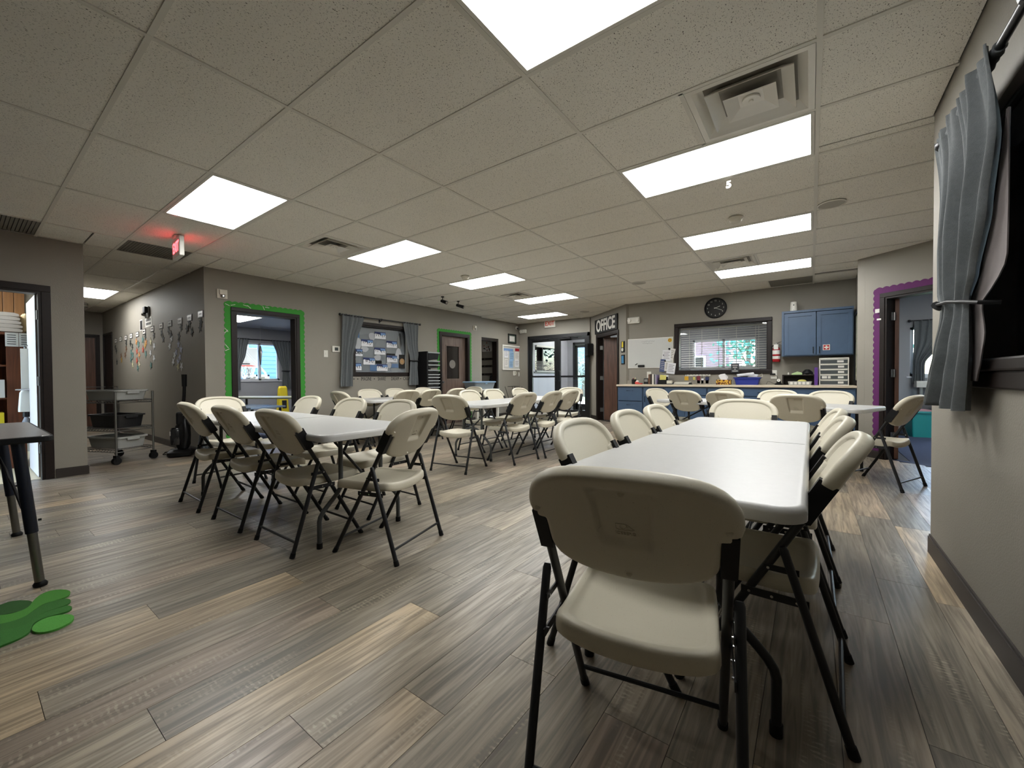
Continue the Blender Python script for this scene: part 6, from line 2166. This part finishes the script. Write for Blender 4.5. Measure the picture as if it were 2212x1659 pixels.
# ------------------------------------------------------------------ activity desk and rug
t = thing('activity_table', 'grey topped activity table with black edge at the left frame edge', 'table', (-3.82, -.10, 0))
M['desk_top'] = speckle_mat('desk_laminate', '7c7876', '4a4745', 300, .55, .3, .5, soft=.1)
ot = rrect(.60, .41, .05, 5)
MB().loft([[(x, y, .757) for x, y in ot], [(x * 1.004, y * 1.004, .762) for x, y in ot], [(x * 1.004, y * 1.004, .783) for x, y in ot], [(x, y, .787) for x, y in ot]]).build('edge_band', M['black'], t)
MB().loft([[(x * .985, y * .98, .787) for x, y in ot], [(x * .982, y * .977, .789) for x, y in ot]]).build('tabletop', M['desk_top'], t)
M['legblue'] = mat('leg_dark_blue', '141a26', .3)
M['leg_steel'] = mat('leg_steel', '75756f', .3, metal=.8)
for x, y in ((.56, .353), (-.63, .345), (.56, -.36), (-.63, -.36)):
    top = Vector((x * .985, y * .82, .757))
    ft = Vector((x, y, 0))
    mid_ = top.lerp(ft, .62)
    lg = MB().tube([top, mid_], .024, 14).build('leg', M['legblue'], t, True)
    MB().tube([top.lerp(ft, .60), top.lerp(ft, .965)], .019, 14).build('leg_extension', M['leg_steel'], lg, True)
    MB().lathe([(0, 0), (.026, 0), (.028, .012), (.022, .022), (.012, .03)], 16, M=Matrix.Translation(ft), caps=False).build('foot_glide', M['black'], lg, True)
    MB().tube([mid_ + Vector((.0, .022, .06)), mid_ + Vector((0, .034, .06))], .006, 8).build('leg_screw', M['black'], lg)
b = MB()
for s in (1,):
    b.tube([(-.35, .2, .75), (-.35, .26, .60), (-.2, .285, .52), (.0, .285, .5), (.3, .285, .5), (.54, .30, .42)], .007, 8)
b.build('brace', M['black'], t, True)
t = thing('leaf_rug', 'green leaf shaped rug pieces on the floor by the activity table', 'rug', (-2.85, .15, 0))
RUG = {'dark_back': [(-3.12, 0.115), (-3.136, 0.141), (-3.116, 0.171), (-3.074, 0.199), (-3.039, 0.21), (-2.994, 0.205), (-2.963, 0.183), (-2.966, 0.145), (-2.988, 0.109), (-3.05, 0.051), (-3.152, 0.033)],
       'light_band': [(-3.038, 0.335), (-3.092, 0.314), (-3.125, 0.278), (-3.114, 0.244), (-3.056, 0.214), (-2.97, 0.192), (-2.957, 0.144), (-2.984, 0.109), (-3.076, 0.032), (-2.918, 0.029), (-2.874, 0.104), (-2.861, 0.143), (-2.874, 0.177), (-2.917, 0.201), (-2.967, 0.236), (-2.961, 0.281), (-2.969, 0.315), (-2.995, 0.329)],
       'mid_band': [(-2.903, 0.323), (-2.946, 0.312), (-2.961, 0.281), (-2.961, 0.235), (-2.912, 0.205), (-2.874, 0.177), (-2.861, 0.143), (-2.874, 0.104), (-2.918, 0.029), (-2.806, 0.028), (-2.801, 0.101), (-2.774, 0.142), (-2.771, 0.178), (-2.831, 0.207), (-2.854, 0.239), (-2.852, 0.284), (-2.866, 0.31)],
       'dark_band': [(-2.806, 0.316), (-2.847, 0.306), (-2.848, 0.283), (-2.85, 0.239), (-2.828, 0.207), (-2.771, 0.178), (-2.774, 0.142), (-2.801, 0.101), (-2.806, 0.028), (-2.606, 0.024), (-2.634, 0.094), (-2.639, 0.127), (-2.653, 0.154), (-2.684, 0.179), (-2.75, 0.187), (-2.779, 0.207), (-2.783, 0.241), (-2.774, 0.275), (-2.775, 0.302)],
       'light_leaf': [(-2.69, 0.308), (-2.73, 0.297), (-2.757, 0.274), (-2.78, 0.233), (-2.754, 0.197), (-2.707, 0.181), (-2.665, 0.184), (-2.629, 0.203), (-2.612, 0.234), (-2.62, 0.267), (-2.643, 0.296)]}
cl = {'dark_back': '2c5a24', 'light_band': '4a8f35', 'mid_band': '35702a', 'dark_band': '37752d', 'light_leaf': '58a544'}


def chaikin(p, n=2):
    for _ in range(n):
        q = []
        for a, b_ in zip(p, p[1:] + p[:1]):
            q.append((a[0] * .75 + b_[0] * .25, a[1] * .75 + b_[1] * .25))
            q.append((a[0] * .25 + b_[0] * .75, a[1] * .25 + b_[1] * .75))
        p = q
    return p


for k, (n_, pts) in enumerate(RUG.items()):
    q = chaikin(pts)
    q = [(x + 2.85, y - .15) for x, y in q]
    MB().prism(q, .0, .006 + .0007 * k).build('leaf_piece', mat('rug_' + n_, cl[n_], .95, bump=.8, bscale=700, noise=.15, nscale=300), t)

# ------------------------------------------------------------------ classroom seen through the green door
rod('L', 4.25, 5.62, 2.13, .07, 'black curtain rod over the classroom window')
ro_ = [o for o in D.objects if o.name.startswith('curtain_rod')][-1]
ro_.location = (-12.0, 4.25, 2.13)
for lo, edges, lb, sd in (((-12.0, 4.42, 0), [(2.15, -.16, .2, .8, 0), (1.75, -.16, .12, 1, 0), (1.3, -.16, -.03, 1, 0), (.8, -.17, -.02, 1, 0)], 'grey curtain on the left of the classroom window', 21),
                          ((-12.0, 5.45, 0), [(2.15, -.28, .22, .8, 0), (1.75, -.15, .2, 1, 0), (1.32, .0, .17, .8, 0), (1.28, .0, .17, .8, 0), (.8, -.02, .22, 1, 0)], 'grey curtain on the right of the classroom window', 22)):
    t = thing('curtain', lb, 'curtain', lo, PI / 2, 'grey classroom curtains')
    curtain(t, edges, 6, .015, M['curtain'], .07, n=40, rows=20, seed=sd)
    if sd == 22: MB().box((-.02, -.11, 1.29), (.19, -.05, 1.31)).build('tieback', M['black'], t)
t = thing('long_table', 'pale green edged long table along the classroom', 'table', (-8.3, 3.62, 0), math.radians(28))
MB().rbox((-.9, -.3, .71), (.9, .3, .74), .006).build('tabletop', mat('table_cream', 'b9bda4', .4), t)
for x in (-.8, .8):
    for y in (-.25, .25): MB().tube([(x, y, .71), (x, y, 0)], .02, 8).build('leg', M['charcoal'], t)
t = thing('blue_sheen_table', 'low classroom table with blue light painted into its glossy top', 'table', (-7.55, 2.95, 0), math.radians(12))
MB().rbox((-.42, -.3, .60), (.42, .3, .63), .006).build('tabletop', mat('table_blue_sheen', '8ea6c2', .15), t)  # blue of the reflected light is put into the top's base colour
for x in (-.36, .36):
    for y in (-.24, .24): MB().tube([(x, y, .6), (x, y, 0)], .02, 8).build('leg', M['charcoal'], t)
t = thing('wall_sheets', 'white sheet with three dots on the classroom wall', 'paper', (-12.0, 5.82, 1.55), PI / 2)
MB().box((-.02, -.01, -.35), (.12, 0, .3)).build('sheet', M['paper'], t)
for z in (-.1, .05, .2): MB().box((-.09, -.01, z - .02), (-.06, 0, z + .02)).build('dot_card', M['paper'], t)
t = thing('yellow_stand', 'yellow floor sign standing in the classroom near the door jamb', 'sign', (-10.6, 4.83, 0))
MB().loft([[(x, y, z) for x, y in rrect(a, c, .03, 3)] for a, c, z in ((.12, .13, 0), (.05, .1, .85), (.03, .08, .9))]).build('panel', D.materials['tag_yellow'], t)
MB().box((.06, -.05, .35), (.10, .05, .55)).build('print', M['ink'], t)
t = thing('hanging_ornament', 'grey paper ornament hanging before the classroom window', 'ornament', (-11.6, 4.75, 1.75))
MB().loft([[(.01, r_ * math.cos(a) * .05, z_ + 0 * a) if i % 2 else (-.01, r_ * math.cos(a) * .05, z_) for i, a in enumerate([2 * PI * k / 8 for k in range(8)])] for r_, z_ in ((.2, -.3), (.7, -.1), (1, .05), (.5, .16), (.1, .2))]).build('leaf_shape', M['steel'], t)
MB().tube([(0, 0, .2), (0, 0, .69)], .002, 4).build('string', M['white'], t)
t = thing('basketball_hoop', 'outdoor basketball hoop with a red rim beyond the classroom window', 'hoop', (-13.6, 5.15, -.03))
MB().rbox((-.05, -.45, 1.45), (0, .35, 2.05), .01).build('backboard', M['white'], t)
MB().box((-.048 + .05, -.22, 1.55), (.052 - .048, .12, 1.58)).build('target_line', M['charcoal'], t)
MB().tube([(.25 + .22 * math.cos(a), -.05 + .22 * math.sin(a), 1.5) for a in [2 * PI * k / 20 for k in range(21)]], .012, 6).build('rim', mat('rim_red', 'd0432c', .4), t)
nb = MB()
for k in range(12):
    a = 2 * PI * k / 12
    nb.tube([(.25 + .22 * math.cos(a), -.05 + .22 * math.sin(a), 1.5), (.25 + .13 * math.cos(a + .4), -.05 + .13 * math.sin(a + .4), 1.15)], .006, 4).tube([(.25 + .22 * math.cos(a), -.05 + .22 * math.sin(a), 1.5), (.25 + .13 * math.cos(a - .4), -.05 + .13 * math.sin(a - .4), 1.15)], .006, 4)
nb.build('net', M['white'], t)
MB().tube([(-.05, .0, 1.8), (-.45, .25, 1.5), (-.5, .3, 0)], .05, 8).build('pole', M['charcoal'], t)

# ------------------------------------------------------------------ vestibule blind and the outside
t = thing('vestibule_blind', 'white venetian blind half raised in the vestibule side window', 'blind', (-6.5, 10.67, 0), PI / 2)
sl = MB().box((-.60, -.012, -.001), (.60, .012, .001), M=Matrix.Rotation(math.radians(15), 4, 'X')).mesh('slat', M['white'])
for k in range(9): link('slat', sl, t, (0, -.03, 1.27 + .035 * k))
MB().rbox((-.62, -.055, 1.97), (.62, -.005, 2.02), .004).build('head_rail', M['white'], t)
MB().rbox((-.60, -.045, 1.235), (.60, -.015, 1.255), .004).build('bottom_rail', M['white'], t)
for x in (-.3, .3): MB().box((x - .002, -.045, 1.25), (x + .002, -.043, 1.97)).build('ladder_cord', M['white'], t)
t = thing('neighbour_house', 'pale blue lap-sided house outside the classroom window', 'house', (-19.0, 8.0, -.03))
M['siding'] = mat('blue_siding', '52759e', .6)
for k in range(26):
    MB().add([(0, -9, .3 + .18 * k), (0, 9, .3 + .18 * k), (-.03, 9, .5 + .18 * k), (-.03, -9, .5 + .18 * k), (-.05, -9, .3 + .18 * k), (-.05, 9, .3 + .18 * k)], [(0, 1, 2, 3), (0, 4, 5, 1)]).build('siding_board', M['siding'], t)
MB().box((-6, -9, 0), (-.06, 9, 5.0)).build('wall', M['siding'], t)
MB().box((-.1, -9, 0), (.02, 9, .3)).build('foundation', M['white'], t)
MB().add([(.5, -9.4, 4.9), (.5, 9.4, 4.9), (-3, 9.4, 7), (-3, -9.4, 7), (.5, -9.4, 5.05), (.5, 9.4, 5.05), (-3, 9.4, 7.15), (-3, -9.4, 7.15)], [(0, 1, 2, 3), (4, 5, 6, 7), (0, 1, 5, 4), (1, 2, 6, 5), (2, 3, 7, 6), (3, 0, 4, 7)]).build('roof', M['charcoal'], t)
for y, z0, z1 in ((-1.2, 2.1, 3.2), (-.4, .5, 1.3), (2.0, .6, 1.6)):
    w_ = MB().box((0, y - .5, z0), (.05, y + .5, z0 + .08)).box((0, y - .5, z1 - .08), (.05, y + .5, z1)).box((0, y - .5, z0), (.05, y - .42, z1)).box((0, y + .42, z0), (.05, y + .5, z1)).box((0, y - .03, z0), (.05, y + .03, z1)).build('window', M['white'], t)
    MB().box((-.02, y - .42, z0 + .08), (.01, y + .42, z1 - .08)).build('pane', M['dark_glass'], w_)
t = thing('neighbour_house', 'second pale blue lap-sided house, seen through the vestibule side window', 'house', (-16.5, 25.5, -.008), -PI / 2)
for k in range(22):
    MB().add([(0, -4, .3 + .18 * k), (0, 3.3, .3 + .18 * k), (-.03, 3.3, .5 + .18 * k), (-.03, -4, .5 + .18 * k), (-.05, -4, .3 + .18 * k), (-.05, 3.3, .3 + .18 * k)], [(0, 1, 2, 3), (0, 4, 5, 1)]).build('siding_board', M['siding'], t)
MB().box((-6, -4, 0), (-.06, 3.3, 4.2)).build('wall', M['siding'], t)
MB().add([(.4, -4.3, 4.1), (.4, 3.6, 4.1), (-3, 3.6, 6), (-3, -4.3, 6), (.4, -4.3, 4.22), (.4, 3.6, 4.22), (-3, 3.6, 6.12), (-3, -4.3, 6.12)], [(0, 1, 2, 3), (4, 5, 6, 7), (0, 1, 5, 4), (1, 2, 6, 5), (2, 3, 7, 6), (3, 0, 4, 7)]).build('roof', M['charcoal'], t)
t = thing('downspout', 'slanting white downspout pipe outside the classroom window', 'pipe', (-13.0, 5.1, 0))
MB().tube([(0, -.25, 1.95), (0, .35, 1.25), (0, .4, .6), (0, .4, 0)], .03, 8).build('pipe', M['white'], t)
t = thing('lawn', 'green lawn outside the glass doors', 'grass', (-6, 30, -.03))
tag(t, kind='stuff')
MB().box((-40, -12.4, 0), (25, 30, .02)).build('turf', mat('lawn_green', '7f9a55', .95, noise=.3, nscale=2), t)
t = thing('walkway', 'pale concrete walkway leading from the glass doors', 'path', (-6, 14, -.03))
MB().box((-2.2, -1.8, 0), (1.9, 3.4, .025)).build('slab', mat('concrete_pale', 'b9b5aa', .9), t)


def tree(x, y, h, r, label, c, sd, bare=False):
    t = thing('tree', label, 'tree', (x, y, -.008), 0, 'trees outside the building')
    rn = random.Random(sd)
    tr = MB().tube([(0, 0, 0), (.05, .02, h * .4), (0, 0, h * .8)], [.12, .09, .03], 8)
    for k in range(9):
        a = k * 2.4
        z = h * (.25 + .06 * k)
        tr.tube([(0, 0, z), (r * .6 * math.cos(a), r * .6 * math.sin(a), z + h * .22)], [.04, .012], 5)
    tr.build('trunk', mat('bark_%d' % sd, '5b5046', .9), t)
    b = MB()
    for k in range(900 if not bare else 700):
        u, v, w_ = rn.gauss(0, .42), rn.gauss(0, .42), rn.gauss(0, .33)
        p = Vector((u * r, v * r, h * .6 + w_ * h * .5))
        if p.z < .15: p.z = .15 + rn.random() * .3
        d1_ = Vector((rn.gauss(0, 1), rn.gauss(0, 1), rn.gauss(0, 1))).normalized() * (.10 if not bare else .14)
        d2_ = d1_.cross(Vector((rn.gauss(0, 1), rn.gauss(0, 1), rn.gauss(0, 1)))).normalized() * (.07 if not bare else .02)
        b.add([p - d1_, p + d2_, p + d1_, p - d2_], [(0, 1, 2, 3)])
    o = b.build('foliage', mat('leaf_%d' % sd, c, .8), t)
    o['kind'] = 'stuff'


tree(-10.2, 20.6, 2.3, .7, 'nearer pale bare shrub beyond the outer glass door', '8f948c', 1, True)
tree(-11.5, 23.6, 2.2, .7, 'farther pale bare shrub beyond the outer glass door', '9aa08f', 2, True)
tree(-2.2, 20.0, 5.0, 1.25, 'leafy green tree beyond the office window', '3f7566', 3)
tree(1.6, 19.5, 5.0, 1.4, 'second leafy tree to the right beyond the office window', '457a68', 4)
t = thing('brick_house', 'pinkish brick house beyond the left of the office window', 'house', (-6.0, 23.5, -.008))
MB().box((-3, 0, 0), (2.6, 5, 3.4)).build('wall', mat('pink_brick', '7d5f60', .8, noise=.12, nscale=20), t)
MB().add([(-3.3, -.4, 3.3), (2.9, -.4, 3.3), (2.9, 5.4, 3.3), (-3.3, 5.4, 3.3), (-.2, 2.5, 5.2)], [(0, 1, 4), (1, 2, 4), (2, 3, 4), (3, 0, 4), (0, 3, 2, 1)]).build('roof', M['charcoal'], t)
w_ = MB().box((.2, -.06, 1.0), (1.5, 0, 2.2)).build('window', M['white'], t)
MB().box((.3, -.08, 1.1), (1.4, -.05, 2.1)).build('pane', M['dark_glass'], w_)

# ------------------------------------------------------------------ purple room
t = thing('teal_bin', 'teal plastic bin on the blue carpet beyond the purple doorway', 'bin', (1.52, 9.98, .002), math.radians(10))
M['teal'] = mat('teal_plastic', '1f8a86', .35)
MB().loft([[(x, y, z) for x, y in rrect(a, c, .02, 3)] for a, c, z in ((.125, .16, 0), (.155, .2, .43), (.15, .195, .43), (.12, .155, .01))]).build('tub', M['teal'], t)
MB().loft([[(x, y, z) for x, y in rrect(a, c, .02, 3)] for a, c, z in ((.155, .2, .42), (.172, .217, .422), (.172, .217, .45), (.15, .195, .45))], close=(False, False)).build('rim', M['teal'], t)
MB().box((-.12, -.15, .44), (.12, .15, .47)).build('contents', mat('pink_fill', 'b98a90', .8), t)
t = thing('curtain', 'grey curtain on the window of the room beyond the purple doorway', 'curtain', (1.75, 11.0, 0))
curtain(t, [(2.13, -.16, .4, .8, 0), (1.75, -.16, .3, 1, 0), (1.3, -.17, .0, 1, 0), (.9, -.18, .0, 1, 0)], 6, .015, M['curtain'], .07, n=40, rows=20, seed=31)
rd = rod('F', 1.55, 2.75, 2.12, .07, 'black curtain rod in the room beyond the purple doorway')
rd.location = (1.55, 11.0, 2.12)
t = thing('window_shelf', 'white shelf under the window beyond the purple doorway', 'shelf', (2.1, 10.85, 0))
MB().rbox((-.5, -.16, .84), (.5, .12, .96), .008).build('shelf_box', M['white'], t)
for x in (-.4, .4): MB().box((x - .02, .06, .6), (x + .02, .12, .84)).build('bracket', M['white'], t)
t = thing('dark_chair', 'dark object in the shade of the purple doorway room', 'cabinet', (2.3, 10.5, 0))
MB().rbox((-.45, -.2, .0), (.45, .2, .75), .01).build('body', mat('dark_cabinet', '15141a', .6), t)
MB().box((-.01, -.206, .03), (.01, -.2, .72)).build('gap_shade', M['dark'], t)  # raised black strip paints the shade between two doors
